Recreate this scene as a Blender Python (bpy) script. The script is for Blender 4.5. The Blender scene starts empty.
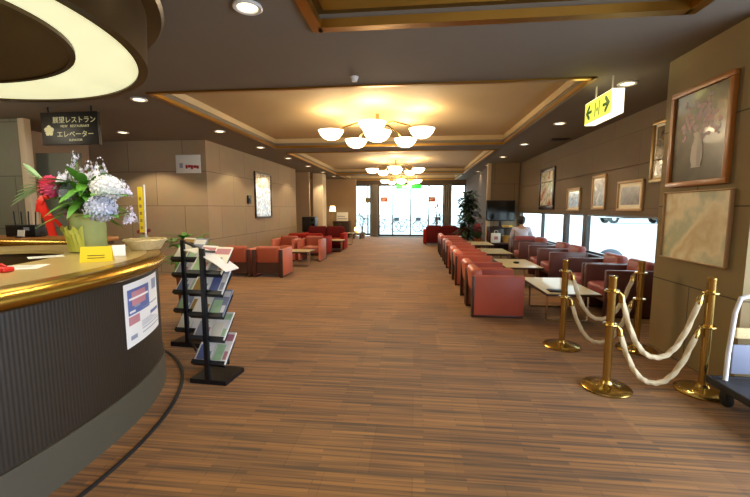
import bpy, bmesh, math, random
from mathutils import Vector, Matrix
random.seed(7)
C = bpy.context.scene.collection
PI = math.pi
sin, cos = math.sin, math.cos

# ------------------------------------------------------------------ materials
def lin(h):
    h = h.lstrip('#')
    out = []
    for i in (0, 2, 4):
        c = int(h[i:i+2], 16) / 255
        out.append(c / 12.92 if c <= .04045 else ((c + .055) / 1.055) ** 2.4)
    return tuple(out) + (1,)

def base(name):
    m = bpy.data.materials.new(name)
    m.use_nodes = True
    nt = m.node_tree
    b = nt.nodes['Principled BSDF']
    return m, nt, b

def mat(name, hexc, rough=.6, metal=0, var=.12, scale=6, bump=0, spec=None, coat=0):
    """noise-varied surface"""
    m, nt, b = base(name)
    N, L = nt.nodes, nt.links
    tc = N.new('ShaderNodeTexCoord')
    nz = N.new('ShaderNodeTexNoise')
    nz.inputs['Scale'].default_value = scale
    nz.inputs['Detail'].default_value = 3
    L.new(tc.outputs['Object'], nz.inputs['Vector'])
    mix = N.new('ShaderNodeMix'); mix.data_type = 'RGBA'
    c = lin(hexc)
    mix.inputs[6].default_value = tuple(x * (1 - var) for x in c[:3]) + (1,)
    mix.inputs[7].default_value = tuple(min(1, x * (1 + var)) for x in c[:3]) + (1,)
    L.new(nz.outputs['Fac'], mix.inputs[0])
    L.new(mix.outputs[2], b.inputs['Base Color'])
    b.inputs['Roughness'].default_value = rough
    b.inputs['Metallic'].default_value = metal
    if spec is not None: b.inputs['Specular IOR Level'].default_value = spec
    if coat: b.inputs['Coat Weight'].default_value = coat
    if bump:
        bp = N.new('ShaderNodeBump'); bp.inputs['Strength'].default_value = bump
        bp.inputs['Distance'].default_value = .01
        n2 = N.new('ShaderNodeTexNoise'); n2.inputs['Scale'].default_value = scale * 20
        L.new(tc.outputs['Object'], n2.inputs['Vector'])
        L.new(n2.outputs['Fac'], bp.inputs['Height'])
        L.new(bp.outputs['Normal'], b.inputs['Normal'])
    return m

def emit(name, hexc, strength, var=.05):
    m, nt, b = base(name)
    N, L = nt.nodes, nt.links
    c = lin(hexc)
    tc = N.new('ShaderNodeTexCoord')
    nz = N.new('ShaderNodeTexNoise'); nz.inputs['Scale'].default_value = 3
    L.new(tc.outputs['Object'], nz.inputs['Vector'])
    mix = N.new('ShaderNodeMix'); mix.data_type = 'RGBA'
    mix.inputs[6].default_value = tuple(x * (1 - var) for x in c[:3]) + (1,)
    mix.inputs[7].default_value = c
    L.new(nz.outputs['Fac'], mix.inputs[0])
    b.inputs['Base Color'].default_value = c
    L.new(mix.outputs[2], b.inputs['Emission Color'])
    b.inputs['Emission Strength'].default_value = strength
    b.inputs['Roughness'].default_value = .4
    return m

def glass(name, tint='#eef6f4', mixf=.12):
    m, nt, b = base(name)
    N, L = nt.nodes, nt.links
    N.remove(b)
    tr = N.new('ShaderNodeBsdfTransparent'); tr.inputs[0].default_value = lin(tint)
    gl = N.new('ShaderNodeBsdfGlossy'); gl.inputs['Roughness'].default_value = .02
    fr = N.new('ShaderNodeLayerWeight'); fr.inputs['Blend'].default_value = .3
    pw = N.new('ShaderNodeMath'); pw.operation = 'POWER'; pw.inputs[1].default_value = 4
    ml = N.new('ShaderNodeMath'); ml.operation = 'MULTIPLY_ADD'; ml.inputs[1].default_value = mixf * 3; ml.inputs[2].default_value = .03
    L.new(fr.outputs['Facing'], pw.inputs[0]); L.new(pw.outputs[0], ml.inputs[0])
    mx = N.new('ShaderNodeMixShader')
    L.new(ml.outputs[0], mx.inputs[0])
    L.new(tr.outputs[0], mx.inputs[1]); L.new(gl.outputs[0], mx.inputs[2])
    L.new(mx.outputs[0], N['Material Output'].inputs[0])
    return m

def block_wall(name, axis, c1, c2, joint, w=1.3, h=.76, off=0., zoff=.04, rough=.75, msize=.006):
    """large stone-look panels with thin joints; axis = horizontal coordinate"""
    m, nt, b = base(name)
    N, L = nt.nodes, nt.links
    tc = N.new('ShaderNodeTexCoord'); sp = N.new('ShaderNodeSeparateXYZ')
    L.new(tc.outputs['Object'], sp.inputs[0])
    a1 = N.new('ShaderNodeMath'); a1.operation = 'ADD'; a1.inputs[1].default_value = off + 20 * w
    L.new(sp.outputs[axis], a1.inputs[0])
    a2 = N.new('ShaderNodeMath'); a2.operation = 'ADD'; a2.inputs[1].default_value = -zoff + 4 * h
    L.new(sp.outputs['Z'], a2.inputs[0])
    cb = N.new('ShaderNodeCombineXYZ'); L.new(a1.outputs[0], cb.inputs[0]); L.new(a2.outputs[0], cb.inputs[1])
    br = N.new('ShaderNodeTexBrick')
    br.inputs['Scale'].default_value = 1; br.inputs['Brick Width'].default_value = w
    br.inputs['Row Height'].default_value = h; br.inputs['Mortar Size'].default_value = msize
    br.inputs['Mortar Smooth'].default_value = .2; br.inputs['Bias'].default_value = 0
    br.inputs['Color1'].default_value = lin(c1); br.inputs['Color2'].default_value = lin(c2)
    br.inputs['Mortar'].default_value = lin(joint)
    L.new(cb.outputs[0], br.inputs['Vector'])
    nz = N.new('ShaderNodeTexNoise'); nz.inputs['Scale'].default_value = 3; nz.inputs['Detail'].default_value = 5
    L.new(tc.outputs['Object'], nz.inputs['Vector'])
    mx = N.new('ShaderNodeMix'); mx.data_type = 'RGBA'; mx.blend_type = 'MULTIPLY'; mx.inputs[0].default_value = .25
    L.new(br.outputs['Color'], mx.inputs[6]); L.new(nz.outputs['Color'], mx.inputs[7])
    L.new(mx.outputs[2], b.inputs['Base Color'])
    b.inputs['Roughness'].default_value = rough
    bp = N.new('ShaderNodeBump'); bp.inputs['Strength'].default_value = .3; bp.inputs['Distance'].default_value = .01
    bp.invert = True
    L.new(br.outputs['Fac'], bp.inputs['Height']); L.new(bp.outputs['Normal'], b.inputs['Normal'])
    return m

def carpet():
    m, nt, b = base('striped_carpet')
    N, L = nt.nodes, nt.links
    tc = N.new('ShaderNodeTexCoord')
    def brick(w, h, c1, c2, mo, ms):
        br = N.new('ShaderNodeTexBrick')
        br.inputs['Scale'].default_value = 1; br.inputs['Brick Width'].default_value = w
        br.inputs['Row Height'].default_value = h; br.inputs['Mortar Size'].default_value = ms
        br.inputs['Color1'].default_value = lin(c1); br.inputs['Color2'].default_value = lin(c2)
        br.inputs['Mortar'].default_value = lin(mo); br.inputs['Bias'].default_value = 0
        br.offset_frequency = 2; br.offset = .37; br.squash = 1
        mp = N.new('ShaderNodeMapping'); mp.inputs['Location'].default_value = (40, 40, 0)
        L.new(tc.outputs['Object'], mp.inputs[0]); L.new(mp.outputs[0], br.inputs['Vector'])
        return br
    fine = brick(.62, .034, '#aa7436', '#4d3b23', '#664826', .003)
    tile = brick(.5, .5, '#ffffff', '#c2b6a8', '#b8ad9f', .003)
    tile.offset = .5
    # long thin fibres across the room
    mp = N.new('ShaderNodeMapping'); mp.inputs['Scale'].default_value = (1.2, 46, 1)
    L.new(tc.outputs['Object'], mp.inputs[0])
    nz = N.new('ShaderNodeTexNoise'); nz.inputs['Scale'].default_value = 1; nz.inputs['Detail'].default_value = 2
    L.new(mp.outputs[0], nz.inputs['Vector'])
    rp = N.new('ShaderNodeValToRGB')
    rp.color_ramp.elements[0].position = .35; rp.color_ramp.elements[0].color = lin('#493820')
    rp.color_ramp.elements[1].position = .65; rp.color_ramp.elements[1].color = lin('#ab783a')
    L.new(nz.outputs['Fac'], rp.inputs[0])
    m1 = N.new('ShaderNodeMix'); m1.data_type = 'RGBA'; m1.inputs[0].default_value = .5
    L.new(fine.outputs['Color'], m1.inputs[6]); L.new(rp.outputs[0], m1.inputs[7])
    m2 = N.new('ShaderNodeMix'); m2.data_type = 'RGBA'; m2.blend_type = 'MULTIPLY'; m2.inputs[0].default_value = .5
    L.new(m1.outputs[2], m2.inputs[6]); L.new(tile.outputs['Color'], m2.inputs[7])
    L.new(m2.outputs[2], b.inputs['Base Color'])
    b.inputs['Roughness'].default_value = .75
    b.inputs['Specular IOR Level'].default_value = .3
    b.inputs['Sheen Weight'].default_value = .1
    return m

def fluted(name, c1, c2, n):
    """vertical ribs round the counter: angle-driven wave"""
    m, nt, b = base(name)
    N, L = nt.nodes, nt.links
    tc = N.new('ShaderNodeTexCoord'); sp = N.new('ShaderNodeSeparateXYZ')
    L.new(tc.outputs['UV'], sp.inputs[0])
    mu = N.new('ShaderNodeMath'); mu.operation = 'MULTIPLY'; mu.inputs[1].default_value = n * 2 * PI
    L.new(sp.outputs['X'], mu.inputs[0])
    sn = N.new('ShaderNodeMath'); sn.operation = 'SINE'; L.new(mu.outputs[0], sn.inputs[0])
    mr = N.new('ShaderNodeMapRange'); mr.inputs['From Min'].default_value = -1
    L.new(sn.outputs[0], mr.inputs['Value'])
    mx = N.new('ShaderNodeMix'); mx.data_type = 'RGBA'
    mx.inputs[6].default_value = lin(c1); mx.inputs[7].default_value = lin(c2)
    L.new(mr.outputs[0], mx.inputs[0]); L.new(mx.outputs[2], b.inputs['Base Color'])
    bp = N.new('ShaderNodeBump'); bp.inputs['Strength'].default_value = .25; bp.inputs['Distance'].default_value = .004
    L.new(mr.outputs[0], bp.inputs['Height']); L.new(bp.outputs['Normal'], b.inputs['Normal'])
    b.inputs['Roughness'].default_value = .5
    return m

def picture(name, cols, scale=4, rough=.25, axis='YZ', coat=0.4):
    """abstract painted picture from stretched noise"""
    m, nt, b = base(name)
    N, L = nt.nodes, nt.links
    tc = N.new('ShaderNodeTexCoord')
    nz = N.new('ShaderNodeTexNoise'); nz.inputs['Scale'].default_value = scale; nz.inputs['Detail'].default_value = 4
    nz.inputs['Distortion'].default_value = 0
    L.new(tc.outputs['Object'], nz.inputs['Vector'])
    rp = N.new('ShaderNodeValToRGB')
    els = rp.color_ramp.elements
    k = len(cols)
    els[0].position = .3; els[0].color = lin(cols[0])
    els[1].position = .7; els[1].color = lin(cols[-1])
    for i in range(1, k - 1):
        e = els.new(.3 + .4 * i / (k - 1)); e.color = lin(cols[i])
    L.new(nz.outputs['Fac'], rp.inputs[0]); L.new(rp.outputs[0], b.inputs['Base Color'])
    b.inputs['Roughness'].default_value = rough
    b.inputs['Coat Weight'].default_value = coat; b.inputs['Coat Roughness'].default_value = .05
    return m

M = {}
M['carpet'] = carpet()
M['ceil'] = mat('ceiling_paint', '#746b5c', .85, var=.05, scale=2)
M['coffer'] = mat('coffer_paint', '#b5a07a', .7, var=.06, scale=2)
M['coffer0'] = mat('coffer_grey_paint', '#c4c2ce', .6, var=.05, scale=2)
M['wallY'] = block_wall('stone_panel_wall_along', 'Y', '#9a8468', '#a28c6e', '#5f503c', off=.4)
M['wallX'] = block_wall('stone_panel_wall_across', 'X', '#9a8468', '#a28c6e', '#5c4d3a', off=-.05)
M['wallR'] = block_wall('taupe_panel_wall', 'Y', '#6c5c48', '#72614b', '#57493a', w=1.6, h=1.2, zoff=.3)
M['pilY'] = block_wall('khaki_panel_along', 'Y', '#8c784c', '#927e52', '#4c4028', w=1.9, h=.76, off=.9, zoff=.0)
M['pilX'] = block_wall('khaki_panel_across', 'X', '#8c784c', '#927e52', '#4c4028', w=1.9, h=.76, off=.9, zoff=.0)
M['grey'] = block_wall('grey_green_panel', 'X', '#8b8a72', '#92907a', '#5c5a4a', w=1.7, h=.9, zoff=.25)
M['plain'] = mat('plain_beige_wall', '#a58a6c', .8, var=.05, scale=2)
M['white_wall'] = mat('cream_plaster', '#d9c4a4', .8, var=.04, scale=2)
M['dark_wall'] = mat('dark_taupe_wall', '#4c4038', .8, var=.06, scale=2)
M['brass'] = mat('polished_brass', '#c2a25a', .22, 1, var=.1, scale=3)
M['brass_trim'] = mat('brass_moulding', '#a87f34', .38, 1, var=.1, scale=3)
M['gold_counter'] = mat('counter_brass_edge', '#c79f45', .27, 1, var=.18, scale=4)
M['counter_top'] = mat('counter_top_laminate', '#b79d62', .35, var=.1, scale=3, coat=.3)
M['flute'] = fluted('fluted_dark_panel', '#1f170c', '#2e2413', 520)
M['plinth'] = mat('grey_plinth', '#4a4434', .6, var=.08)
M['black'] = mat('black_metal', '#17171a', .4, .3, var=.1)
M['rubber'] = mat('black_rubber', '#141416', .7, var=.1)
M['drum'] = mat('bronze_drum', '#463214', .35, .5, var=.12, scale=2)
M['drum_in'] = mat('bronze_inner_panel', '#4e3a1a', .5, .3, var=.1, scale=2)
M['diffuser'] = emit('canopy_diffuser', '#eef0c4', .95, .3)
M['bowl'] = emit('lit_bowl_glass', '#ffebc4', 7)
M['bulb'] = emit('lit_downlight_lens', '#ffe9c0', 5)
M['salmon'] = mat('salmon_vinyl', '#b5553f', .45, var=.1, scale=3, bump=.05)
M['salmon_hi'] = mat('salmon_vinyl_pale', '#c46a52', .45, var=.1, scale=3, bump=.05)
M['rust'] = mat('rust_vinyl', '#98462c', .5, var=.1, scale=3, bump=.05)
M['plum'] = mat('plum_vinyl', '#8e4440', .45, var=.1, scale=3, bump=.05)
M['red'] = mat('red_velour', '#8c1d14', .85, spec=.15, var=.15, scale=3, bump=.05)
M['maroon'] = mat('maroon_velour', '#561414', .85, spec=.15, var=.15, scale=3, bump=.05)
M['wood'] = mat('dark_stained_wood', '#3c2018', .4, var=.25, scale=9, coat=.2)
M['table'] = mat('cream_table_laminate', '#d8c796', .3, var=.06, scale=4, coat=.3)
M['chrome'] = mat('chrome_tube', '#e6e2da', .15, 1, var=.05)
M['white'] = mat('white_paint', '#dcdad2', .45, var=.04)
M['cream'] = mat('cream_card', '#e6dfc8', .6, var=.05)
M['paper'] = mat('white_paper', '#e8e4da', .6, var=.03)
M['yellow'] = mat('yellow_card', '#f0cf1e', .6, var=.06)
M['rope'] = mat('white_twisted_rope', '#ccba92', .8, var=.12, scale=40)
M['frame_wood'] = mat('orange_brown_frame', '#a86c2c', .4, var=.2, scale=12, coat=.2)
M['frame_gold'] = mat('gilt_frame', '#9a7c48', .35, .7, var=.2, scale=12)
M['frame_pale'] = mat('pale_gilt_frame', '#b3946c', .45, .2, var=.15, scale=12)
M['frame_dark'] = mat('dark_frame', '#2a1c16', .35, var=.2, scale=12)
M['screen'] = mat('black_screen', '#0c0c0e', .12, var=.1)
M['glass'] = glass('window_glass')
M['vase_glass'] = mat('pale_green_glazed_glass', '#a3ac6c', .15, var=.15, scale=8, coat=.6)
M['alu'] = mat('grey_aluminium', '#6c6c70', .4, .6, var=.08)
M['dark_alu'] = mat('dark_bronze_aluminium', '#43403f', .4, .5, var=.08)
M['curtain'] = mat('grey_drape', '#77736e', .8, var=.2, scale=5)
M['sheer'] = mat('pale_drape', '#c9bfb0', .8, var=.1, scale=5)
M['leaf'] = mat('green_leaf', '#5a9432', .5, var=.35, scale=10)
M['leaf_dark'] = mat('dark_green_leaf', '#2a4322', .5, var=.35, scale=8)
M['leaf_pale'] = mat('pale_variegated_leaf', '#a9c99a', .5, var=.3, scale=14)
M['stem'] = mat('green_stem', '#5d7a35', .5, var=.2)
M['trunk'] = mat('brown_trunk', '#4f3a28', .8, var=.25)
M['soil'] = mat('potting_soil', '#2b2018', .9, var=.3, scale=30)
M['terracotta'] = mat('terracotta', '#8b4a28', .7, var=.15)
M['pot_white'] = mat('glazed_pot', '#8d857a', .35, var=.08)
M['hyd_white'] = mat('white_hydrangea_petals', '#f0eff2', .6, var=.12, scale=30)
M['hyd_blue'] = mat('lilac_hydrangea_petals', '#ccd0e6', .6, var=.15, scale=30)
M['delph'] = mat('pale_violet_petals', '#dcd8ea', .6, var=.15, scale=30)
M['pink'] = mat('hot_pink_petals', '#f4648c', .55, var=.2, scale=20)
M['tulip'] = mat('mauve_petals', '#b9799a', .55, var=.2, scale=20)
M['ribbon'] = mat('red_satin_ribbon', '#d8281c', .35, var=.15, scale=10)
M['wrap'] = mat('yellow_green_wrap', '#b7b84c', .4, var=.25, scale=9)
M['wicker'] = mat('woven_wicker', '#e2cc92', .6, var=.25, scale=60, bump=.4)
M['platform'] = mat('ribbed_trolley_deck', '#33343a', .55, var=.15, scale=10)
M['bluegrey'] = mat('blue_grey_panel', '#7d8496', .5, var=.06)
M['sign_black'] = mat('black_sign_board', '#1e1811', .45, var=.1)
M['sign_text'] = emit('pale_sign_lettering', '#d8cf98', .25)
M['exit_face'] = emit('lit_exit_face', '#e6ea5c', .8)
M['exit_end'] = emit('lit_exit_end', '#fff6d8', 1.7)
M['exit_green'] = emit('exit_green', '#0f6a1e', .1)
M['exit_lit_green'] = emit('lit_exit_green', '#25a83c', .9)
M['exit_white'] = emit('lit_exit_white', '#fbffd8', 2)
M['red_print'] = mat('red_print', '#b02222', .5, var=.1)
M['orange_sign'] = mat('orange_notice', '#b4501e', .5, var=.1)
M['olive_sign'] = mat('olive_notice', '#8a7a26', .5, var=.1)
M['blue_print'] = mat('blue_print', '#5d6a9a', .5, var=.2)
M['pink_print'] = mat('pink_print', '#bd7f84', .5, var=.2)
M['grey_print'] = mat('grey_print', '#8f94a2', .5, var=.1)
M['pave'] = mat('pale_pavement', '#c9c8c4', .85, var=.08, scale=1)
M['car_white'] = mat('white_vehicle_paint', '#d9dce2', .3, var=.03, coat=.5)
M['tyre'] = mat('tyre_rubber', '#26262a', .8, var=.1)
M['hedge'] = mat('hedge_green', '#2c4048', .8, var=.4, scale=4, bump=.6)
M['bike'] = mat('grey_bicycle_paint', '#4a4a50', .5, var=.1)
M['stone'] = mat('grey_boulder', '#5c5e6a', .8, var=.2, scale=6, bump=.5)
M['skin'] = mat('skin', '#b98a6a', .5, var=.06)
M['hair'] = mat('black_hair', '#120f10', .5, var=.2, scale=40)
M['shirt'] = mat('pale_lilac_shirt', '#c4bcc6', .8, var=.1, scale=8)
M['trousers'] = mat('dark_trousers', '#2e2c38', .8, var=.1)
M['lampshade'] = emit('lit_lamp_shade', '#ffd890', 6)
M['tan_box'] = mat('tan_basket', '#a8823c', .7, var=.2, scale=30)
M['red_flower'] = mat('deep_red_petals', '#7a1a24', .6, var=.2, scale=20)

# ------------------------------------------------------------------ mesh builder
class B:
    def __init__(s): s.v = []; s.f = []; s.mi = []; s.sm = []; s.uv = {}
    def add(s, vs, fs, mi=0, smooth=False, T=None):
        o = len(s.v)
        for p in vs:
            p = Vector(p)
            s.v.append(T @ p if T else p)
        for f in fs:
            s.f.append([o + i for i in f]); s.mi.append(mi); s.sm.append(smooth)
        return s
    def box(s, x0, y0, z0, x1, y1, z1, mi=0, bev=0, T=None, seg=2):
        if not bev:
            vs = [(x0,y0,z0),(x1,y0,z0),(x1,y1,z0),(x0,y1,z0),(x0,y0,z1),(x1,y0,z1),(x1,y1,z1),(x0,y1,z1)]
            fs = [(0,3,2,1),(4,5,6,7),(0,1,5,4),(1,2,6,5),(2,3,7,6),(3,0,4,7)]
            return s.add(vs, fs, mi, False, T)
        bm = bmesh.new(); bmesh.ops.create_cube(bm, size=1)
        for v in bm.verts:
            v.co = Vector(((x0+x1)/2 + v.co.x*(x1-x0), (y0+y1)/2 + v.co.y*(y1-y0), (z0+z1)/2 + v.co.z*(z1-z0)))
        bev = min(bev, .49*min(x1-x0, y1-y0, z1-z0))
        bmesh.ops.bevel(bm, geom=list(bm.edges), offset=bev, segments=seg, profile=.5, affect='EDGES')
        bm.verts.index_update()
        s.add([v.co.copy() for v in bm.verts], [[v.index for v in f.verts] for f in bm.faces], mi, True, T)
        bm.free(); return s
    def tube(s, pts, r, n=10, mi=0, cap=True, T=None, closed=False, rf=None):
        pts = [Vector(p) for p in pts]; k = len(pts)
        vs = []; fs = []
        prev = None
        for i, p in enumerate(pts):
            if closed: t = pts[(i+1) % k] - pts[i-1]
            else: t = pts[min(i+1, k-1)] - pts[max(i-1, 0)]
            t.normalize()
            if prev is None:
                a = Vector((0,0,1)) if abs(t.z) < .9 else Vector((1,0,0))
                u = t.cross(a).normalized()
            else:
                u = (prev - t * prev.dot(t)).normalized()
            prev = u; w = t.cross(u)
            ri = r[i] if isinstance(r, (list, tuple)) else r
            for j in range(n):
                an = 2*PI*j/n
                rr = ri * (rf(i, an) if rf else 1)
                vs.append(p + (u*cos(an) + w*sin(an)) * rr)
        m = k if closed else k-1
        for i in range(m):
            for j in range(n):
                a = i*n+j; b = i*n+(j+1) % n; c = ((i+1) % k)*n+(j+1) % n; d = ((i+1) % k)*n+j
                fs.append((a, b, c, d))
        if cap and not closed:
            fs.append(tuple(range(n))[::-1]); fs.append(tuple((k-1)*n+j for j in range(n)))
        return s.add(vs, fs, mi, True, T)
    def lathe(s, prof, n=24, mi=0, T=None, sx=1, sy=1, smooth=True):
        """profile [(r,z)...] about z"""
        vs = []; fs = []
        for r, z in prof:
            for j in range(n):
                a = 2*PI*j/n; vs.append((r*cos(a)*sx, r*sin(a)*sy, z))
        for i in range(len(prof)-1):
            for j in range(n):
                fs.append((i*n+j, i*n+(j+1) % n, (i+1)*n+(j+1) % n, (i+1)*n+j))
        return s.add(vs, fs, mi, smooth, T)
    def ball(s, c, r, n=10, mi=0, sx=1, sy=1, sz=1, T=None):
        prof = [(max(1e-4, r*sin(PI*i/n)), -r*cos(PI*i/n)*sz) for i in range(n+1)]
        TT = Matrix.Translation(Vector(c)); TT = T @ TT if T else TT
        return s.lathe(prof, max(8, n+2), mi, TT, sx, sy)
    def prism(s, poly, d, mi=0, T=None):
        """2-D polygon (x,z) extruded along +y by d"""
        k = len(poly)
        vs = [(x, 0, z) for x, z in poly] + [(x, d, z) for x, z in poly]
        fs = [tuple(range(k)), tuple(range(2*k-1, k-1, -1))]
        fs += [(i, i+k, (i+1) % k+k, (i+1) % k) for i in range(k)]
        return s.add(vs, fs, mi, False, T)
    def build(s, name, mats, parent=None, loc=None):
        me = bpy.data.meshes.new(name)
        me.from_pydata([tuple(v) for v in s.v], [], s.f)
        if not isinstance(mats, (list, tuple)): mats = [mats]
        for m in mats: me.materials.append(M[m] if isinstance(m, str) else m)
        me.polygons.foreach_set('material_index', s.mi)
        me.polygons.foreach_set('use_smooth', s.sm)
        me.update()
        bm = bmesh.new(); bm.from_mesh(me); bmesh.ops.recalc_face_normals(bm, faces=bm.faces); bm.to_mesh(me); bm.free()
        try: me.set_sharp_from_angle(angle=math.radians(40))
        except Exception: pass
        o = bpy.data.objects.new(name, me); C.objects.link(o)
        if parent: o.parent = parent
        if loc: o.location = loc
        return o

def tag(o, label=None, cat=None, group=None, kind=None):
    if label: o['label'] = label
    if cat: o['category'] = cat
    if group: o['group'] = group
    if kind: o['kind'] = kind
    return o
def thing(name, label, cat, loc=(0,0,0), rz=0, group=None):
    o = bpy.data.objects.new(name, None); C.objects.link(o)
    o.empty_display_size = .1
    o.location = loc; o.rotation_euler = (0, 0, rz)
    return tag(o, label, cat, group)
def struct(name, b, m, label=None):
    return tag(b.build(name, m), label, None, None, 'structure')
def dup(root, loc, rz=None, label=None, group=None):
    r = root.copy(); C.objects.link(r); r.location = loc
    if rz is not None: r.rotation_euler = (0, 0, rz)
    if label: r['label'] = label
    if group: r['group'] = group
    for ch in list(root.children):
        c = ch.copy(); C.objects.link(c); c.parent = r
        for g in list(ch.children):
            d = g.copy(); C.objects.link(d); d.parent = c
    return r
def bx(*a, **k): return B().box(*a, **k)
def RZ(a): return Matrix.Rotation(a, 4, 'Z')
def RX(a): return Matrix.Rotation(a, 4, 'X')
def RY(a): return Matrix.Rotation(a, 4, 'Y')
def TR(x, y, z): return Matrix.Translation((x, y, z))
ORD = ['nearest', 'second', 'third', 'fourth', 'fifth', 'sixth', 'seventh', 'eighth']

def text_mesh(body, size, m, name='lettering', parent=None, T=None, depth=.002, align='CENTER'):
    cu = bpy.data.curves.new(name, 'FONT'); cu.body = body; cu.size = size
    cu.align_x = align; cu.extrude = depth
    t = bpy.data.objects.new(name, cu); C.objects.link(t)
    bpy.context.view_layer.update()
    dg = bpy.context.evaluated_depsgraph_get()
    me = bpy.data.meshes.new_from_object(t.evaluated_get(dg))
    bpy.data.objects.remove(t); bpy.data.curves.remove(cu)
    if T: me.transform(T)
    me.materials.clear(); me.materials.append(M[m])
    o = bpy.data.objects.new(name, me); C.objects.link(o)
    if parent: o.parent = parent
    return o

# ------------------------------------------------------------------ camera
cam_d = bpy.data.cameras.new('camera'); cam = bpy.data.objects.new('camera', cam_d); C.objects.link(cam)
cam_d.sensor_width = 36; cam_d.lens = 36 * 380 / 750; cam_d.clip_start = .02; cam_d.clip_end = 300
yaw = math.atan(40/380); pit = math.atan(40/380)
cam.location = (0, 0, 1.5); cam.rotation_euler = (PI/2 - pit, 0, yaw)
bpy.context.scene.camera = cam

# ------------------------------------------------------------------ setting
XL, XW, YB = -7.4, 3.45, 20.5
CZ = 3.0
struct('floor', bx(XL-.2, -3.2, -.1, XW+.15, YB+.3, 0), 'carpet')
# ceiling with four coffers
cof = [(-.82, 2.06, .6, 3.27), (-3.46, 2.03, 4.8, 9.3), (-3.46, 2.03, 10.2, 16.6), (-3.46, 2.03, 17.3, 20.3)]
cb = B()
def slab(x0, y0, x1, y1): cb.box(x0, y0, CZ, x1, y1, CZ+.5)
xs0, xs1 = XL-.2, XW+.2
yy = -3.2
for (a, b_, y0, y1) in cof:
    slab(xs0, yy, xs1, y0)
    slab(xs0, y0, a, y1); slab(b_, y0, xs1, y1)
    yy = y1
slab(xs0, yy, xs1, YB+.3)
struct('ceiling', cb, 'ceil')
for i, (a, b_, y0, y1) in enumerate(cof):
    d = .2
    t = B(); t.box(a-.02, y0-.02, CZ+d, b_+.02, y1+.02, CZ+d+.1)
    struct('ceiling.%03d' % (i+1), t, 'coffer0' if i == 0 else 'coffer')
    # brass moulding round the mouth of the coffer, then a stepped inner ledge
    t = B(); w, h = (.03, .03) if i else (.055, .05)
    t.box(a-w, y0-w, CZ-.02, a+.03, y1+w, CZ+h); t.box(b_-.03, y0-w, CZ-.02, b_+w, y1+w, CZ+h)
    t.box(a, y0-w, CZ-.02, b_, y0+.03, CZ+h); t.box(a, y1-.03, CZ-.02, b_, y1+w, CZ+h)
    struct('trim_%d' % (i+1), t, 'brass_trim')
    t = B(); w = .02 if i else .06
    mi = 'coffer' if i else 'brass_trim'
    z0, z1 = CZ+.1, CZ+d
    t.box(a, y0, z0, a+w, y1, z1); t.box(b_-w, y0, z0, b_, y1, z1)
    t.box(a+w, y0, z0, b_-w, y0+w, z1); t.box(a+w, y1-w, z0, b_-w, y1, z1)
    struct('trim_%d' % (i+11), t, mi)

# left walls
struct('wall_left', bx(-4.75, 8.1, 0, -4.6, 14.44, CZ), 'wallY')
struct('wall_left_front', bx(XL, 8.1, 0, -4.75, 8.25, CZ), 'wallX')
struct('wall_left_counter', bx(XL, 5.9, 0, -6.62, 6.05, CZ), 'grey')
struct('wall_left_screen', bx(-6.75, 6.25, 0, -5.95, 6.35, 2.48), 'grey')
struct('wall_left_near', bx(XL-.2, -3.2, 0, XL, 8.25, CZ), 'plain')
struct('wall_left_alcove', bx(-6.6, 15.6, 0, -4.4, 15.75, CZ), 'plain')
struct('wall_left_return', bx(-6.75, 14.44, 0, -6.6, 20.6, CZ), 'plain')
struct('wall_left_nib', bx(-6.6, 14.29, 0, -4.75, 14.44, CZ), 'plain')
struct('trim_20', bx(-4.4, 16.2, 0, -3.98, 16.9, CZ, bev=.02), 'white_wall')
struct('wall_left_back', bx(-6.6, 19.6, 0, -3.05, 19.75, CZ), 'plain')
struct('trim_21', bx(-6.62, 5.86, 0, -6.5, 5.98, CZ, bev=.01), 'white_wall')
struct('wall_back', bx(XL-.2, -3.3, 0, XW+.2, -3.2, CZ), 'plain')
struct('baseboard_left', bx(-4.6, 8.1, 0, -4.585, 14.44, .1), 'dark_wall')
# right walls : window wall at x=3.45, window z .62..1.35
wz0, wz1, wy0, wy1 = .62, 1.385, 5.3, 13.2
t = B(); t.box(XW, 4.4, 0, XW+.15, 13.3, wz0); t.box(XW, 4.4, wz1, XW+.15, 13.3, CZ)
t.box(XW, 4.4, wz0, XW+.15, wy0, wz1); t.box(XW, wy1, wz0, XW+.15, 13.3, wz1)
struct('wall_right', t, 'wallR')
t = B(); t.box(XW-.03, 4.4, 2.18, XW, 13.3, 2.2)
struct('trim_22', t, 'wallR')
struct('wall_right_pier', bx(2.6, 3.27, 0, XW+.15, 4.4, CZ), ['pilY'])
struct('wall_right_pier_end', bx(2.6, 3.26, 0, XW+.15, 3.27, CZ), ['pilX'])
struct('wall_right_near', bx(XW, -3.2, 2.3, XW+.15, 3.26, CZ), 'plain')
struct('wall_right_far', bx(2.5, 13.3, 0, XW+.15, 13.45, CZ), 'wallX')
struct('wall_right_return', bx(2.62, 13.45, 0, 2.77, 20.6, CZ), 'dark_wall')
struct('trim_23', bx(2.4, 13.22, 0, 2.52, 13.34, CZ, bev=.01), 'white_wall')
# window 1 (long low window)
w = thing('window_1', None, None, (0, 0, 0)); w['kind'] = 'structure'
t = B()
f = .035
t.box(XW+.03, wy0, wz0, XW+.09, wy1, wz0+f); t.box(XW+.03, wy0, wz1-f, XW+.09, wy1, wz1)
t.box(XW+.03, wy0, wz0, XW+.09, wy0+f, wz1); t.box(XW+.03, wy1-f, wz0, XW+.09, wy1, wz1)
t.build('window_frame', 'alu', w)
for ya, yb in ((8.15, 8.33), (9.2, 9.38), (10.9, 10.95)):
    bx(XW+.02, ya, wz0, XW+.1, yb, wz1).build('mullion', 'dark_alu', w)
bx(XW+.055, wy0, wz0, XW+.06, wy1, wz1).build('pane', 'glass', w)
bx(XW-.06, wy0-.05, wz0-.03, XW+.03, wy1+.05, wz0).build('window_sill', 'alu', w)
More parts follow.
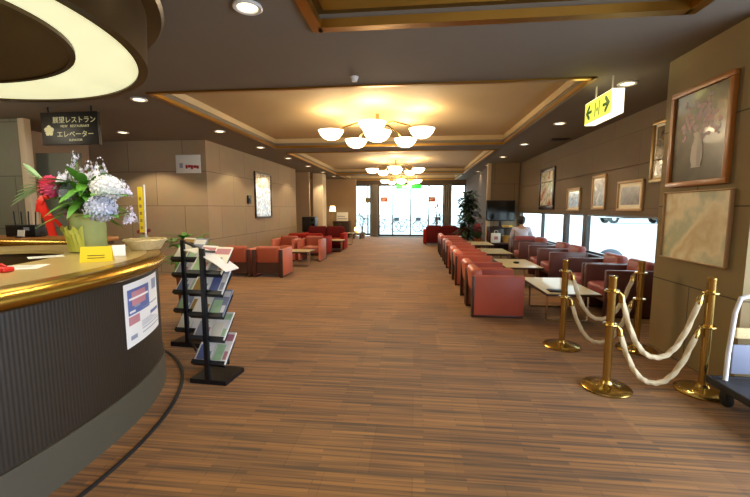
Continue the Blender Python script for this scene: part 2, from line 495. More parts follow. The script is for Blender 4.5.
# far wall with glass doors and side windows (y = 20.5)
top = 2.75
t = B()
t.box(-6.6, YB, top, 2.77, YB+.15, CZ)
t.box(-6.6, YB, 0, -3.3, YB+.15, top)
t.box(-2.38, YB, 0, -1.96, YB+.15, top); t.box(1.5, YB, 0, 1.86, YB+.15, top)
struct('wall_far', t, 'dark_wall')
def glazed(name, x0, x1, divs, sill=.0):
    w = thing(name, None, None); w['kind'] = 'structure'
    t = B(); f = .05
    t.box(x0, YB+.04, top-f, x1, YB+.1, top); t.box(x0, YB+.04, sill, x1, YB+.1, sill+.1)
    t.box(x0, YB+.04, sill, x0+f, YB+.1, top); t.box(x1-f, YB+.04, sill, x1, YB+.1, top)
    t.build('window_frame', 'dark_alu', w)
    for x in divs:
        bx(x-.03, YB+.03, sill, x+.03, YB+.11, top).build('mullion', 'dark_alu', w)
    bx(x0, YB+.065, sill, x1, YB+.07, top).build('pane', 'glass', w)
    return w
glazed('window_2', -3.3, -2.38, [-2.55], .05)
glazed('window_3', 1.86, 2.62, [], .05)
d = glazed('door_1', -1.96, 1.5, [-1.2, -.25, .72])
for x in (-.32, -.18):
    B().tube([(x, YB+.0, .9), (x, YB-.03, .95), (x, YB-.03, 1.25), (x, YB+.0, 1.3)], .012, 8).build('door_handle', 'chrome', d)
struct('trim_24', bx(-1.96, YB-.7, 0, 1.5, YB, .012), 'plinth')     # door mat strip
# outside ground
struct('ground', bx(-40, YB+.3, -.12, 90, 90, -.02), 'pave')
struct('ground.001', bx(XW+.15, -20, -.12, 90, YB+.3, -.02), 'pave')

# curtains beside the glass doors
def curtain(name, x0, x1, y, z0, z1, m, label, n=9):
    t = B(); pts = []
    k = n*8
    for i in range(k+1):
        u = i/k
        pts.append((x0+(x1-x0)*u, y + .035*sin(u*n*2*PI)))
    vs = []; fs = []
    for (x, yv) in pts: vs += [(x, yv, z0), (x, yv, z1)]
    for i in range(k): fs.append((2*i, 2*i+2, 2*i+3, 2*i+1))
    for (x, yv) in pts: vs += [(x, yv+.012, z0), (x, yv+.012, z1)]
    o = 2*(k+1)
    for i in range(k): fs.append((o+2*i, o+2*i+1, o+2*i+3, o+2*i+2))
    t.add(vs, fs, 0, True)
    r = thing(name, label, 'curtain', ((x0+x1)/2, y, 0))
    c = t.build('drape', m, r); c.location = (-(x0+x1)/2, -y, 0)
    c = B().tube([(x0-.03, y, z1+.02), (x1+.03, y, z1+.02)], .018, 8).build('rail', 'chrome', r); c.location = (-(x0+x1)/2, -y, 0)
    return r
curtain('curtain', -2.42, -1.98, YB-.12, .02, top-.02, 'curtain', 'grey gathered curtain left of the glass entrance doors', 4)
curtain('curtain', 1.46, 1.88, YB-.12, .02, top-.02, 'curtain', 'grey gathered curtain right of the glass entrance doors', 4)
curtain('curtain', -3.5, -3.2, YB-.12, .02, top-.02, 'sheer', 'pale gathered curtain at the far left window edge', 4)

# notices on the doors
for x, z, m, l in ((-1.66, 1.98, 'orange_sign', 'orange notice stuck on the left glass door'),
                   (.87, 1.98, 'orange_sign', 'orange notice stuck on the right glass door'),
                   (-2.5, 1.95, 'olive_sign', 'olive yellow notice on the far left window post')):
    y_ = YB+.018
    t = B(); t.box(-.19, 0, -.13, .19, .012, .13, 0)
    for k in range(3): t.box(-.14, -.003, .06-.07*k, .14-.05*k, 0, .08-.07*k, 1)
    tag(t.build('notice', [m, 'cream'], None, (x, y_, z)), l, 'notice')

# ------------------------------------------------------------------ reception counter (oval ring)
CX, CY = -3.3, 1.85
def ell(a, b, th, e=2.0):
    c, s = cos(th), sin(th)
    return (a*math.copysign(abs(c)**(2/e), c), b*math.copysign(abs(s)**(2/e), s))
def ring(secs, n=128, th0=0, th1=2*PI, mi=0, e=2.0):
    """secs: list of (a,b,z) swept round the oval; closed cross-section"""
    t = B(); vs = []; fs = []; k = len(secs)
    full = abs(th1-th0-2*PI) < 1e-6
    m = n if full else n+1
    for i in range(m):
        th = th0+(th1-th0)*i/n
        for (a, b, z) in secs:
            x, y = ell(a, b, th, e); vs.append((x, y, z))
    for i in range(n):
        i2 = (i+1) % m
        for j in range(k):
            fs.append((i*k+j, i2*k+j, i2*k+(j+1) % k, i*k+(j+1) % k))
    if not full: fs.append(tuple(range(k))); fs.append(tuple((m-1)*k+j for j in range(k)))
    t.add(vs, fs, mi, True); return t
CA, CBB, CE = 1.39, 1.8, 2.15
cnt = thing('reception_counter', 'oval reception counter with fluted dark front and brass edged top', 'counter', (CX, CY, 0))
o = ring([(CA, CBB, .25), (CA, CBB, 1.02), (CA-.04, CBB-.04, 1.02), (CA-.04, CBB-.04, .25)], 160, e=CE).build('front_panel', 'flute', cnt)
uvl = o.data.uv_layers.new(name='UVMap')
for lp in o.data.loops:
    v = o.data.vertices[lp.vertex_index].co
    uvl.data[lp.index].uv = (math.atan2(v.y/CBB, v.x/CA)/(2*PI), v.z)
for p in o.data.polygons:                     # close the seam
    us = [uvl.data[l].uv[0] for l in p.loop_indices]
    if max(us)-min(us) > .5:
        for l in p.loop_indices:
            if uvl.data[l].uv[0] < 0: uvl.data[l].uv[0] += 1
ring([(CA+.015, CBB+.015, 0), (CA+.015, CBB+.015, .25), (CA-.05, CBB-.05, .25), (CA-.05, CBB-.05, 0)], 128, e=CE).build('plinth', 'plinth', cnt)
rs = []
for i in range(14):                           # rounded brass nosing
    a = -PI/2 + PI*i/13
    rs.append((CA+.0+.065*cos(a), CBB+.0+.065*cos(a), 1.07+.055*sin(a)))
ring(rs + [(CA-.08, CBB-.08, 1.125), (CA-.08, CBB-.08, 1.015)], 128, e=CE).build('brass_edge', 'gold_counter', cnt)
IA, IB = CA-.72, CBB-.6
ring([(CA-.075, CBB-.075, 1.1), (CA-.075, CBB-.075, 1.127), (IA, IB, 1.127), (IA, IB, 1.1)], 128, e=CE).build('top', 'counter_top', cnt)
ring([(IA+.03, IB+.03, 0), (IA+.03, IB+.03, 1.1), (IA+.05, IB+.05, 1.1), (IA+.05, IB+.05, 0)], 96, e=CE).build('inner_panel', 'drum_in', cnt)
# dark seam strip let into the carpet round the counter
t = ring([(1.595, 1.985, .0), (1.595, 1.985, .006), (1.58, 1.97, .01), (1.565, 1.955, .006), (1.565, 1.955, 0)], 128)
o = struct('trim_30', t, 'rubber'); o.location = (CX, CY, 0)
def on_ctr(th, off=0, z=0):
    x, y = ell(CA+off, CBB+off, th, CE); return Vector((CX+x, CY+y, z))
# poster on the counter front
def wrapped(th0, th1, z0, z1, off, n=10):
    vs = []; fs = []
    for i in range(n+1):
        th = th0+(th1-th0)*i/n
        for z in (z0, z1): vs.append(on_ctr(th, off, z))
    for i in range(n): fs.append((2*i, 2*i+2, 2*i+3, 2*i+1))
    return vs, fs
def th_at(u_ratio):
    """angle on the counter front whose sight line has x/y = u_ratio (nearest side)"""
    best = None
    for i in range(0, 900):
        th = -.2 + i*.0015
        p = on_ctr(th)
        if best is None or abs(p.x/p.y-u_ratio) < best[0]: best = (abs(p.x/p.y-u_ratio), th)
    return best[1]
ta, tb = th_at(-.841), th_at(-.737)
t = B()
dth = tb-ta
def W(a, b, z0, z1, off, mi):
    vs, fs = wrapped(ta+dth*a, ta+dth*b, z0, z1, off); t.add(vs, fs, mi, False)
P0, P1 = .54, .985
W(0, 1, P0, P1, .004, 0)
W(.06, .6, .76, .94, .0055, 1); W(.14, .48, .82, .92, .007, 2); W(.06, .3, .69, .75, .0055, 3 - 1)
W(.72, .92, .87, .95, .0055, 3); W(.4, .92, .77, .78, .0055, 3); W(.08, .22, .585, .615, .0055, 3); W(.35, .95, .59, .597, .0055, 3)
W(.35, .95, .62, .626, .0055, 3); W(.62, .94, .69, .715, .0055, 1)
for k in range(5): W(.08+.1*(k % 3), .2+.12*(k % 4), .775+.03*k, .79+.03*k, .008, (0, 3, 2, 0, 3)[k])
for k in range(4): W(.34, .9-.08*k, .64+.012*k, .644+.012*k, .0055, 3)
W(.62, .7, .8, .93, .007, 0)
tag(t.build('poster', ['paper', 'blue_print', 'pink_print', 'grey_print']), 'white event poster with blue and pink picture on the counter front', 'poster')

# luminous oval canopy over the counter
can = thing('canopy_light', 'oval bronze ceiling canopy with glowing ring above the reception counter', 'ceiling light', (CX, CY, 2.5))
OA, OB, JA, JB = 1.56, 1.48, 1.3, .96
ring([(OA, OB, .0), (OA+.06, OB+.06, .0), (OA+.07, OB+.08, .36), (OA+.03, OB+.03, .36)], 128).build('drum', 'drum', can)
ring([(OA+.05, OB+.05, .36), (OA+.15, OB+.2, .37), (OA+.17, OB+.22, .4), (OA+.15, OB+.2, .43), (OA+.12, OB+.12, .5), (OA+.05, OB+.05, .5)], 128).build('rim_band', 'drum', can)
ring([(JA-.02, JB-.02, .012), (OA+.01, OB+.01, .012), (OA+.01, OB+.01, .03), (JA-.02, JB-.02, .03)], 128).build('diffuser', 'diffuser', can)
t = ring([(JA, JB, -.012), (JA, JB, .012), (JA-.03, JB-.03, .012), (JA-.03, JB-.03, -.012)], 128)
t.lathe([(.001, -.002), (1, -.002), (1, .01), (.001, .01)], 96, 1, None, JA-.02, JB-.02)
t.build('inner_panel', ['drum', 'drum_in'], can)

# ------------------------------------------------------------------ chandeliers
def chandelier():
    r = thing('chandelier', '', 'chandelier')
    t = B(); t.lathe([(.001, .45), (.12, .45), (.13, .42), (.05, .39), (.03, .37), (.03, .2), (.06, .17), (.06, .1), (.03, .06), (.001, .05)], 20)
    t.build('stem', 'brass', r)
    def bowl(x, y, z, R):
        t = B()
        pr = [(.001, -.62), (.35, -.6), (.62, -.48), (.84, -.22), (.95, .0), (1.0, .08), (.96, .09), (.9, .0), (.78, -.22), (.55, -.42), (.3, -.52), (.001, -.54)]
        t.lathe([(a*R, b*R) for a, b in pr], 24, 0, TR(x, y, z))
        return t.build('glass_bowl', 'bowl', r)
    for k in range(5):
        a = -PI/2 + 2*PI*k/5
        x, y = .84*cos(a), .84*sin(a)
        B().tube([(.05*cos(a), .05*sin(a), .14), (.3*cos(a), .3*sin(a), .2), (.6*cos(a), .6*sin(a), .1), (x*.97, y*.97, -.06)], .014, 8).build('arm', 'brass', r)
        bowl(x, y, 0, .225)
    bowl(0, 0, .02, .26)
    return r
ch0 = chandelier()
for i, (y, l) in enumerate(((7.05, 'brass chandelier of glowing glass bowls in the nearest large coffer'),
                            (13.6, 'middle chandelier of glowing bowls in the second large coffer'),
                            (19.0, 'farthest chandelier of glowing bowls just before the glass doors'))):
    z = 2.85
    if i == 0: ch = ch0; ch.location = (-.7, y, z)
    else: ch = dup(ch0, (-.7, y, z))
    ch['label'] = l; ch['group'] = 'chandeliers along the ceiling'
    bl = B().tube([(0, 0, .44), (0, 0, CZ+.2-z)], .02, 8).build('suspension_rod', 'brass', ch)
    # warm light of the bowls
    for k in range(5):
        a = -PI/2 + 2*PI*k/5
        ld = bpy.data.lights.new('chandelier_lamp', 'POINT'); ld.energy = 14; ld.color = (1, .76, .44); ld.shadow_soft_size = .08
        lo = bpy.data.objects.new('chandelier_lamp', ld); C.objects.link(lo)
        lo.location = (-.7+.84*cos(a), y+.84*sin(a), z+.06)
    ld = bpy.data.lights.new('chandelier_lamp', 'POINT'); ld.energy = 120; ld.color = (1, .79, .5); ld.shadow_soft_size = .3
    lo = bpy.data.objects.new('chandelier_lamp', ld); C.objects.link(lo); lo.location = (-.7, y, z-.32)

# ------------------------------------------------------------------ downlights
def downlight():
    r = thing('downlight', '', 'downlight')
    B().lathe([(.075, 0), (.105, 0), (.11, -.012), (.1, -.02), (.078, -.016), (.07, .0)], 24).build('ring', 'white', r)
    B().lathe([(.001, -.012), (.05, -.011), (.078, -.004)], 20).build('lens', 'bulb', r)
    return r
dl0 = downlight()
spots = []
for i, y in enumerate((5.05, 7.23, 9.2, 11.25, 13.4, 15.6, 17.7)):
    spots.append((-3.8, y, 'recessed downlight %s from the camera in the row left of the coffers' % ORD[i], 'downlights left of the coffers'))
for i, y in enumerate((5.04, 7.2, 9.4, 11.6, 13.76, 16.0)):
    spots.append((2.52, y, 'recessed downlight %s from the camera in the row above the window chairs' % ORD[i], 'downlights right of the coffers'))
spots.append((-5.75, 7.13, 'recessed downlight beside the black hanging sign, washing the stone wall', None))
spots.append((-1.26, 2.89, 'large recessed downlight between the glowing canopy and the grey coffer', None))
for i, (x, y, l, g) in enumerate(spots):
    r = dl0 if i == 0 else dup(dl0, (0, 0, 0))
    r.location = (x, y, CZ); r['label'] = l
    if g: r['group'] = g
    if i and not g and 'group' in r: del r['group']
    ld = bpy.data.lights.new('downlight_lamp', 'SPOT'); ld.energy = (34 if x > 0 else 170 if x < -5 else 90); ld.spot_size = 2.0; ld.spot_blend = .28
    ld.color = (1, .8, .52); ld.shadow_soft_size = .05
    lo = bpy.data.objects.new('downlight_lamp', ld); C.objects.link(lo); lo.location = (x, y, CZ-.03)
# small ceiling fittings
t = B(); t.lathe([(.001, -.05), (.03, -.05), (.04, -.02), (.05, 0)], 16)
tag(t.build('smoke_detector', 'white', None, (-.71, 4.49, CZ)), 'small round detector on the ceiling before the first large coffer', 'detector')
t = B(); t.box(-.2, -.1, -.012, .2, .1, 0)
for k in range(5): t.box(-.17, -.08+.035*k, -.018, .17, -.065+.035*k, -.012, 0)
tag(t.build('air_vent', 'black', None, (3.1, 8.84, CZ)), 'dark slotted air vent in the ceiling by the window wall', 'vent')

# ------------------------------------------------------------------ lounge chairs
def lounge_chair(name, cloth, arm, back, h=.6, bh=.67, w=.68, frame='wood', cat='armchair'):
    """faces +y; origin under the middle of its back edge"""
    r = thing(name, '', cat)
    hw = w/2; D = .7
    for s in (-1, 1):
        x0, x1 = (s*hw, s*(hw-.075)) if s < 0 else (s*(hw-.075), s*hw)
        p = bx(x0, .03, .03, x1, D, h, bev=.018).build('arm_panel', arm, r)
        t = B(); t.box(x0-.002, -.0, 0, x1+.002, .035, h-.01, bev=.006); t.box(x0+.005, .03, 0, x1-.005, D-.01, .035, bev=.006)
        t.build('frame', frame, p)
    bx(-hw+.08, .12, .24, hw-.08, D-.01, .42, bev=.05, seg=3).build('seat', cloth, r)
    T = TR(0, .03, .3) @ RX(.10)
    bx(-hw+.08, -.0, .0, hw-.08, .15, bh-.3, bev=.055, seg=4, T=T).build('backrest', back, r)
    t = B(); t.box(-hw+.075, .04, .09, hw-.075, .07, .33); t.box(-hw+.075, .05, .2, hw-.075, D-.04, .24)
    t.build('seat_frame', frame, r)
    return r
# aisle row, backs to the aisle, facing the windows (+x): rotate +y -> +x = -90deg
ch = lounge_chair('lounge_chair', 'plum', 'salmon', 'salmon_hi', .585, .66)
k = 0
for p in range(4):
    for q in range(2):
        y = 5.25 + p*2.2 + q*.72 + .34
        r = ch if k == 0 else dup(ch, (0, 0, 0))
        r.location = (.79, y, 0); r.rotation_euler = (0, 0, -PI/2)
        r['label'] = 'salmon lounge chair with back to the aisle, %s from the camera in the aisle row' % ORD[k]
        r['group'] = 'salmon chairs along the aisle'; k += 1
# window row
M['plum_wood'] = mat('plum_brown_wood', '#5e3530', .4, var=.2, scale=8, coat=.2)
cw = lounge_chair('window_chair', 'plum', 'plum_wood', 'plum', .66, .76, .7)
k = 0
for p in range(3):
    for q in range(2):
        y = 5.4 + p*2.2 + q*.73 + .35
        r = cw if k == 0 else dup(cw, (0, 0, 0))
        r.location = (3.3, y, 0); r.rotation_euler = (0, 0, PI/2)
        if k == 5:
            r.location = (2.95, y-.35, 0); r.rotation_euler = (0, 0, -.12)
            man_at = (2.95, y-.35)
        r['label'] = 'wood sided plum armchair against the low window, %s from the camera' % ORD[k] if k != 5 else 'wood sided armchair by the window that the seated person occupies'
        r['group'] = 'wood sided chairs along the window'; k += 1
# left group
cl = lounge_chair('lounge_chair', 'rust', 'salmon_hi', 'rust', .62, .68)
lay = [(-3.91, 7.88, 0, 'rust lounge chair seen from behind, beside the stone wall, left of its twin'),
       (-3.18, 7.88, 0, 'rust lounge chair seen from behind with pink side panel, nearest the aisle'),
       (-3.75, 11.15, PI, 'rust armchair facing the camera beyond the left coffee table, nearer the wall'),
       (-2.98, 11.15, PI, 'rust armchair facing the camera beyond the left coffee table, nearer the aisle')]
for i, (x, y, rz, l) in enumerate(lay):
    r = cl if i == 0 else dup(cl, (0, 0, 0))
    r.location = (x, y, 0); r.rotation_euler = (0, 0, rz); r['label'] = l; r['group'] = 'rust chairs by the left wall'

def sofa(name, cloth, back, w, label, loc, rz, h=.6, bh=.72, n=2):
    r = thing(name, label, 'sofa', loc, rz)
    hw = w/2; D = .8
    for s in (-1, 1):
        x0, x1 = (-hw, -hw+.14) if s < 0 else (hw-.14, hw)
        bx(x0, .02, .03, x1, D, h, bev=.04, seg=3).build('arm', cloth, r)
    for k in range(n):
        a = -hw+.145+(w-.29)*k/n; b = -hw+.145+(w-.29)*(k+1)/n - .006
        bx(a, .16, .22, b, D+.02, .43, bev=.05, seg=3).build('seat_cushion', cloth, r)
        bx(a, 0, 0, b, .17, bh-.32, bev=.06, seg=3, T=TR(0, .05, .32) @ RX(.1)).build('back_cushion', back, r)
    t = B(); t.box(-hw+.1, .03, .06, hw-.1, .12, bh-.06, bev=.02); t.box(-hw+.1, .06, .08, hw-.1, D-.03, .23)
    t.build('frame', back, r)
    for sx in (-1, 1):
        for yv in (.1, D-.1):
            B().lathe([(.001, 0), (.022, 0), (.028, .08), (.001, .08)], 10, 0, TR(sx*(hw-.1), yv, 0)).build('foot', 'wood', r)
    return r
sofa('sofa', 'red', 'red', 1.42, 'red two seat sofa seen from behind, between the rust chairs and the far left sofa', (-3.48, 11.75, 0), 0, .6, .7)
sofa('sofa', 'red', 'maroon', 1.6, 'dark red high backed sofa facing the camera on the far left', (-3.3, 14.05, 0), PI, .62, .84)
sofa('sofa', 'red', 'maroon', 1.5, 'dark red sofa seen from behind right of the glass doors', (1.1, 15.9, 0), 0, .62, .8)
sofa('sofa', 'maroon', 'maroon', 1.3, 'maroon sofa facing left below the far right window', (2.3, 17.9, 0), PI/2, .6, .8)

# ------------------------------------------------------------------ tables
def coffee_table(w, d, h=.42):
    r = thing('coffee_table', '', 'table')
    t = B(); t.box(-w/2, -d/2, h-.035, w/2, d/2, h-.006, bev=.006); t.box(-w/2+.012, -d/2+.012, h-.006, w/2-.012, d/2-.012, h, 1)
    t.build('tabletop', ['wood', 'table'], r)
    for s in (-1, 1):   # chrome sled legs
        y = s*(d/2-.22); x = w/2-.08
        B().tube([(-x, y, h-.04), (-x, y, .03), (-x+.02, y, .014), (x-.02, y, .014), (x, y, .03), (x, y, h-.04)], .014, 8).build('leg', 'chrome', r)
    bx(-w/2+.1, -d/2+.2, h-.07, w/2-.1, d/2-.2, h-.035).build('apron', 'wood', r)
    return r
ct = coffee_table(.68, 1.2)
for i in range(4):
    r = ct if i == 0 else dup(ct, (0, 0, 0))
    r.location = (2.02, 5.56+2.2*i, 0)
    r['label'] = 'cream topped coffee table with chrome legs, %s from the camera by the window' % ORD[i]
    r['group'] = 'coffee tables between the window chairs'
ct2 = coffee_table(1.1, .62)
ct2.location = (-3.2, 9.55, 0); ct2['label'] = 'cream topped coffee table between the rust chairs on the left'
r = dup(ct2, (-3.0, 12.91, 0), 0, 'cream topped coffee table between the two red sofas on the left')
r = dup(ct2, (1.45, 15.05, 0), 0, 'white topped coffee table behind the aisle row, before the far right sofa')
ct3 = coffee_table(.5, .5, .5); ct3.location = (-2.75, 15.5, 0); ct3['label'] = 'small square table at the aisle end beyond the left sofas'
# things on the tables
t = B(); t.box(-.11, -.08, 0, .11, .08, .012, bev=.004); t.box(-.1, -.07, .012, .1, .07, .02, 1, bev=.004)
tag(t.build('menu_folder', ['black', 'frame_dark'], None, (1.86, 5.12, .421)), 'dark folder lying on the nearest window coffee table', 'folder')
t = B(); t.lathe([(.001, 0), (.05, 0), (.06, .03), (.052, .03), (.045, .01), (.001, .01)], 18)
tag(t.build('ashtray', 'black', None, (2.0, 7.7, .421)), 'small dark ashtray on the second window coffee table', 'ashtray')

# ------------------------------------------------------------------ stanchions and ropes
def stanchion():
    r = thing('stanchion', '', 'stanchion')
    B().lathe([(.001, 0), (.188, 0), (.19, .012), (.18, .022), (.09, .035), (.05, .05), (.04, .07), (.001, .07)], 40).build('base', 'brass', r)
    B().lathe([(.001, .06), (.031, .06), (.031, .93), (.033, .935), (.033, .95), (.026, .955), (.001, .957)], 24).build('pole', 'brass', r)
    for z in (.83, .55):
        t = B(); t.lathe([(.031, z-.01), (.055, z-.008), (.058, z), (.055, z+.008), (.031, z+.01)], 24)
        t.build('collar', 'brass', r)
    return r
s0 = stanchion()
SP = [(1.61, 3.24, 'front left brass stanchion, nearest the camera'), (2.36, 3.25, 'front right brass stanchion beside the khaki wall and trolley'),
      (1.61, 4.22, 'rear left brass stanchion beside the nearest coffee table'), (2.36, 4.2, 'rear right brass stanchion, darkest, before the armchairs')]
for i, (x, y, l) in enumerate(SP):
    r = s0 if i == 0 else dup(s0, (0, 0, 0))
    r.location = (x, y, 0); r['label'] = l; r['group'] = 'brass stanchions'
def rope(y0, y1, z, sag, label):
    xa, xb = 1.61+.075, 2.36-.075
    r = thing('rope', label, 'rope', (1.61, y0, 0)); r['group'] = 'white barrier ropes'
    pts = []
    n = 60
    for i in range(n+1):
        u = i/n; uu = 2*u-1
        s = 1-abs(uu)**2.3
        pts.append((xa-1.61+(xb-xa)*u, (y1-y0)*u, z-.05-sag*s))
    o = B().tube(pts, .02, 12, rf=lambda i, an: 1+.16*cos(3*an-i*.9)).build('cord', 'rope', r)
    for p, q in ((pts[0], -1), (pts[-1], 1)):
        t = B(); t.tube([(p[0]+q*.03, p[1], z+.0), (p[0]+q*.012, p[1], z-.02), (p[0], p[1], p[2]+.01), (p[0]-q*.008, p[1], p[2]-.045)], [.008, .01, .023, .024], 12)
        t.build('hook', 'brass', r)
    return r
rope(3.24, 3.25, .83, .5, 'upper white rope between the two front stanchions')
rope(3.24, 3.25, .55, .44, 'lower white rope between the two front stanchions, nearly on the floor')
rope(4.22, 4.2, .83, .46, 'upper white rope between the two rear stanchions')
rope(4.22, 4.2, .55, .44, 'lower white rope between the two rear stanchions')

# ------------------------------------------------------------------ luggage trolley
tr = thing('luggage_trolley', 'flat luggage trolley with dark deck and white tube handle at right edge', 'trolley', (2.63, 2.66, 0))
bx(-.33, -.45, .15, .33, .45, .19, bev=.012).build('deck', 'platform', tr)
t = B()
t.box(-.345, -.465, .145, -.325, .465, .2, bev=.006); t.box(.325, -.465, .145, .345, .465, .2, bev=.006)
t.box(-.325, -.465, .145, .325, -.445, .2, bev=.006); t.box(-.325, .445, .145, .325, .465, .2, bev=.006)
t.build('bumper', 'rubber', tr)
B().tube([(-.25, .4, .19), (-.24, .41, .4), (-.22, .41, .72), (-.19, .41, .83), (-.1, .41, .855), (.1, .41, .855), (.19, .41, .83), (.22, .41, .72), (.24, .41, .4), (.25, .4, .19)], .016, 12).build('handle', 'white', tr)
bx(-.2, .4, .52, .2, .425, .6, bev=.006).build('handle_board', 'wicker', tr)
bx(-.21, .405, .24, .21, .42, .47, bev=.005).build('lower_panel', 'bluegrey', tr)
for sx in (-.26, .26):
    for sy in (-.36, .36):
        t = B(); T = TR(sx, sy, .06) @ RY(PI/2)
        t.lathe([(.001, -.018), (.05, -.018), (.06, -.01), (.06, .01), (.05, .018), (.001, .018)], 18, 0, T)
        t.box(sx-.025, sy-.03, .05, sx-.02, sy+.03, .15); t.box(sx+.02, sy-.03, .05, sx+.025, sy+.03, .15)
        t.build('castor', 'rubber', tr)

# ------------------------------------------------------------------ pictures
def framed(name, label, y0, y1, z0, z1, x, fm, art, fw=.05, inner=None, group=None, mat_w=0, sgn=-1, extra=None):
    """picture on a wall x=const; faces sgn*x"""
    r = thing(name, label, 'picture', (x, (y0+y1)/2, (z0+z1)/2)); 
    if group: r['group'] = group
    hy, hz = (y1-y0)/2, (z1-z0)/2
    t = B(); d0, d1 = sorted((0, sgn*.04))
    for (a, b, c, d) in ((-hy, hy, hz-fw, hz), (-hy, hy, -hz, -hz+fw), (-hy, -hy+fw, -hz+fw, hz-fw), (hy-fw, hy, -hz+fw, hz-fw)):
        t.box(d0, a, c, d1, b, d, bev=.006)
    t.build('frame', fm, r)
    e0, e1 = sorted((sgn*.002, sgn*.018))
    t = B(); t.box(e0, -hy+fw*.9, -hz+fw*.9, e1, hy-fw*.9, hz-fw*.9)
    if mat_w:
        g0, g1 = sorted((sgn*.018, sgn*.021)); q = fw+mat_w
        t.box(g0, -hy+q, -hz+q, g1, hy-q, hz-q, 1)
        t.build('artwork', ['cream', art], r)
    else: t.build('artwork', art, r)
    if extra: extra(r, hy, hz, sgn)
    return r
M['art_big'] = picture('still_life_ground', ['#3f3a2c', '#57503a', '#48422f'], 3)
M['art_map'] = picture('washed_landscape_print', ['#e2d8a8', '#b9c09a', '#efe4bc', '#d8c48c', '#f4eed0'], 2.2, .5, coat=.1)
M['art_b'] = picture('dark_figure_print', ['#2c2822', '#6c6254', '#a09078'], 9)
M['art_c'] = picture('pale_print', ['#8c8276', '#5a5148', '#bcb0a0'], 8)
M['art_d'] = picture('grey_town_print', ['#4a443c', '#7a7062', '#5c5448'], 8)
M['art_e'] = picture('dark_panel_print', ['#2c241c', '#5c4a30', '#3a2e22'], 5)
M['art_tall'] = picture('poster_print_painted_glare', ['#f4ecd8', '#b06a4a', '#f0ece2', '#a8b088', '#fbf8f0', '#8a7a70'], 2.4, .15)  # print colours plus whites that paint in the bright reflection
M['art_left'] = picture('gold_white_poster_print', ['#c8bfae', '#9a8468', '#dcd6cc', '#7c7468', '#c09058'], 6, .12)
def vase_art(r, hy, hz, s):
    # flowers in a white jug, painted: flat shapes just proud of the canvas
    t = B()
    def disc(y, z, a, b, mi, k):
        n = 14; vs = [(s*(.0185+.0001*k), y+a*cos(2*PI*i/n), z+b*sin(2*PI*i/n)) for i in range(n)]
        t.add(vs, [tuple(range(n))], mi)
    rnd = random.Random(3)
    M['ap'] = mat('painted_mauve', '#a1848e', .4); M['ap2'] = mat('painted_dusky_pink', '#bd8f96', .4)
    M['ap3'] = mat('painted_green', '#5d6a44', .4); M['ap4'] = mat('painted_purple', '#7c6684', .4)
    M['ap5'] = mat('painted_jug_white', '#b5ac9c', .4); M['ap6'] = mat('painted_jug_shadow', '#8f887e', .4)
    for k in range(130): disc(max(-.26, min(.26, rnd.gauss(-.02, .11))), max(-.02, min(.34, rnd.gauss(.15, .09))), rnd.uniform(.01, .028), rnd.uniform(.01, .028), rnd.choice([0, 0, 1, 3, 2]), k % 34)
    t.build('painted_flowers', ['ap', 'ap2', 'ap3', 'ap4', 'ap5', 'ap6'], r)
    t = B()
    prof = [(.05, .03), (.043, -.01), (.05, -.05), (.068, -.1), (.075, -.16), (.072, -.22), (.055, -.27), (.06, -.29)]
    poly = [(y, z) for y, z in prof] + [(-y, z) for y, z in prof[::-1]]
    t.add([(s*.0225, y, z) for y, z in poly], [tuple(range(len(poly)))], 0)
    t.add([(s*.023, y*.35-.028, z*.95-.005) for y, z in poly], [tuple(range(len(poly)))], 1)
    t.build('painted_jug', ['ap5', 'ap6'], r)
framed('framed_painting', 'large orange brown framed painting of flowers in a jug on the khaki wall', 3.49, 4.26, 1.71, 2.63, 2.6, 'frame_wood', 'art_big', .05, extra=vase_art)
framed('framed_print', 'pale washed landscape print in thin frame below the flower painting', 3.42, 4.27, 1.0, 1.665, 2.6, 'frame_pale', 'art_map', .012)
framed('framed_print', 'tall bright poster in a dark frame, farthest picture above the window', 9.95, 11.1, 1.48, 2.55, XW, 'frame_dark', 'art_tall', .1)
framed('framed_print', 'small dark photograph in cream mount next to the tall poster', 8.42, 9.1, 1.45, 1.94, XW, 'frame_pale', 'art_b', .03, mat_w=.05)
framed('framed_print', 'upright pale framed print, middle of the three smaller window wall pictures', 7.35, 7.88, 1.48, 2.12, XW, 'frame_pale', 'art_c', .04, mat_w=.03)
framed('framed_print', 'wide grey framed print above the window, nearest of the three small ones', 6.2, 6.93, 1.46, 1.95, XW, 'frame_pale', 'art_d', .04, mat_w=.06)
framed('framed_print', 'gilt framed dark panel picture half hidden behind the khaki pier', 5.3, 6.06, 1.87, 2.75, XW, 'frame_gold', 'art_e', .06, mat_w=.04)
framed('framed_print', 'tall glossy white and gold poster in dark frame on the left stone wall', 10.6, 11.85, 1.22, 2.57, -4.6, 'frame_dark', 'art_left', .05, sgn=1)
t = B(); t.box(0, -.1, -.11, .05, .1, .11, bev=.01); t.lathe([(.001, 0), (.06, 0), (.05, .02), (.001, .02)], 16, 0, TR(.05, 0, 0) @ RY(PI/2))
tag(t.build('wall_speaker', 'black', None, (-4.6, 10.2, 1.75)), 'small black box on the stone wall left of the tall poster', 'speaker')

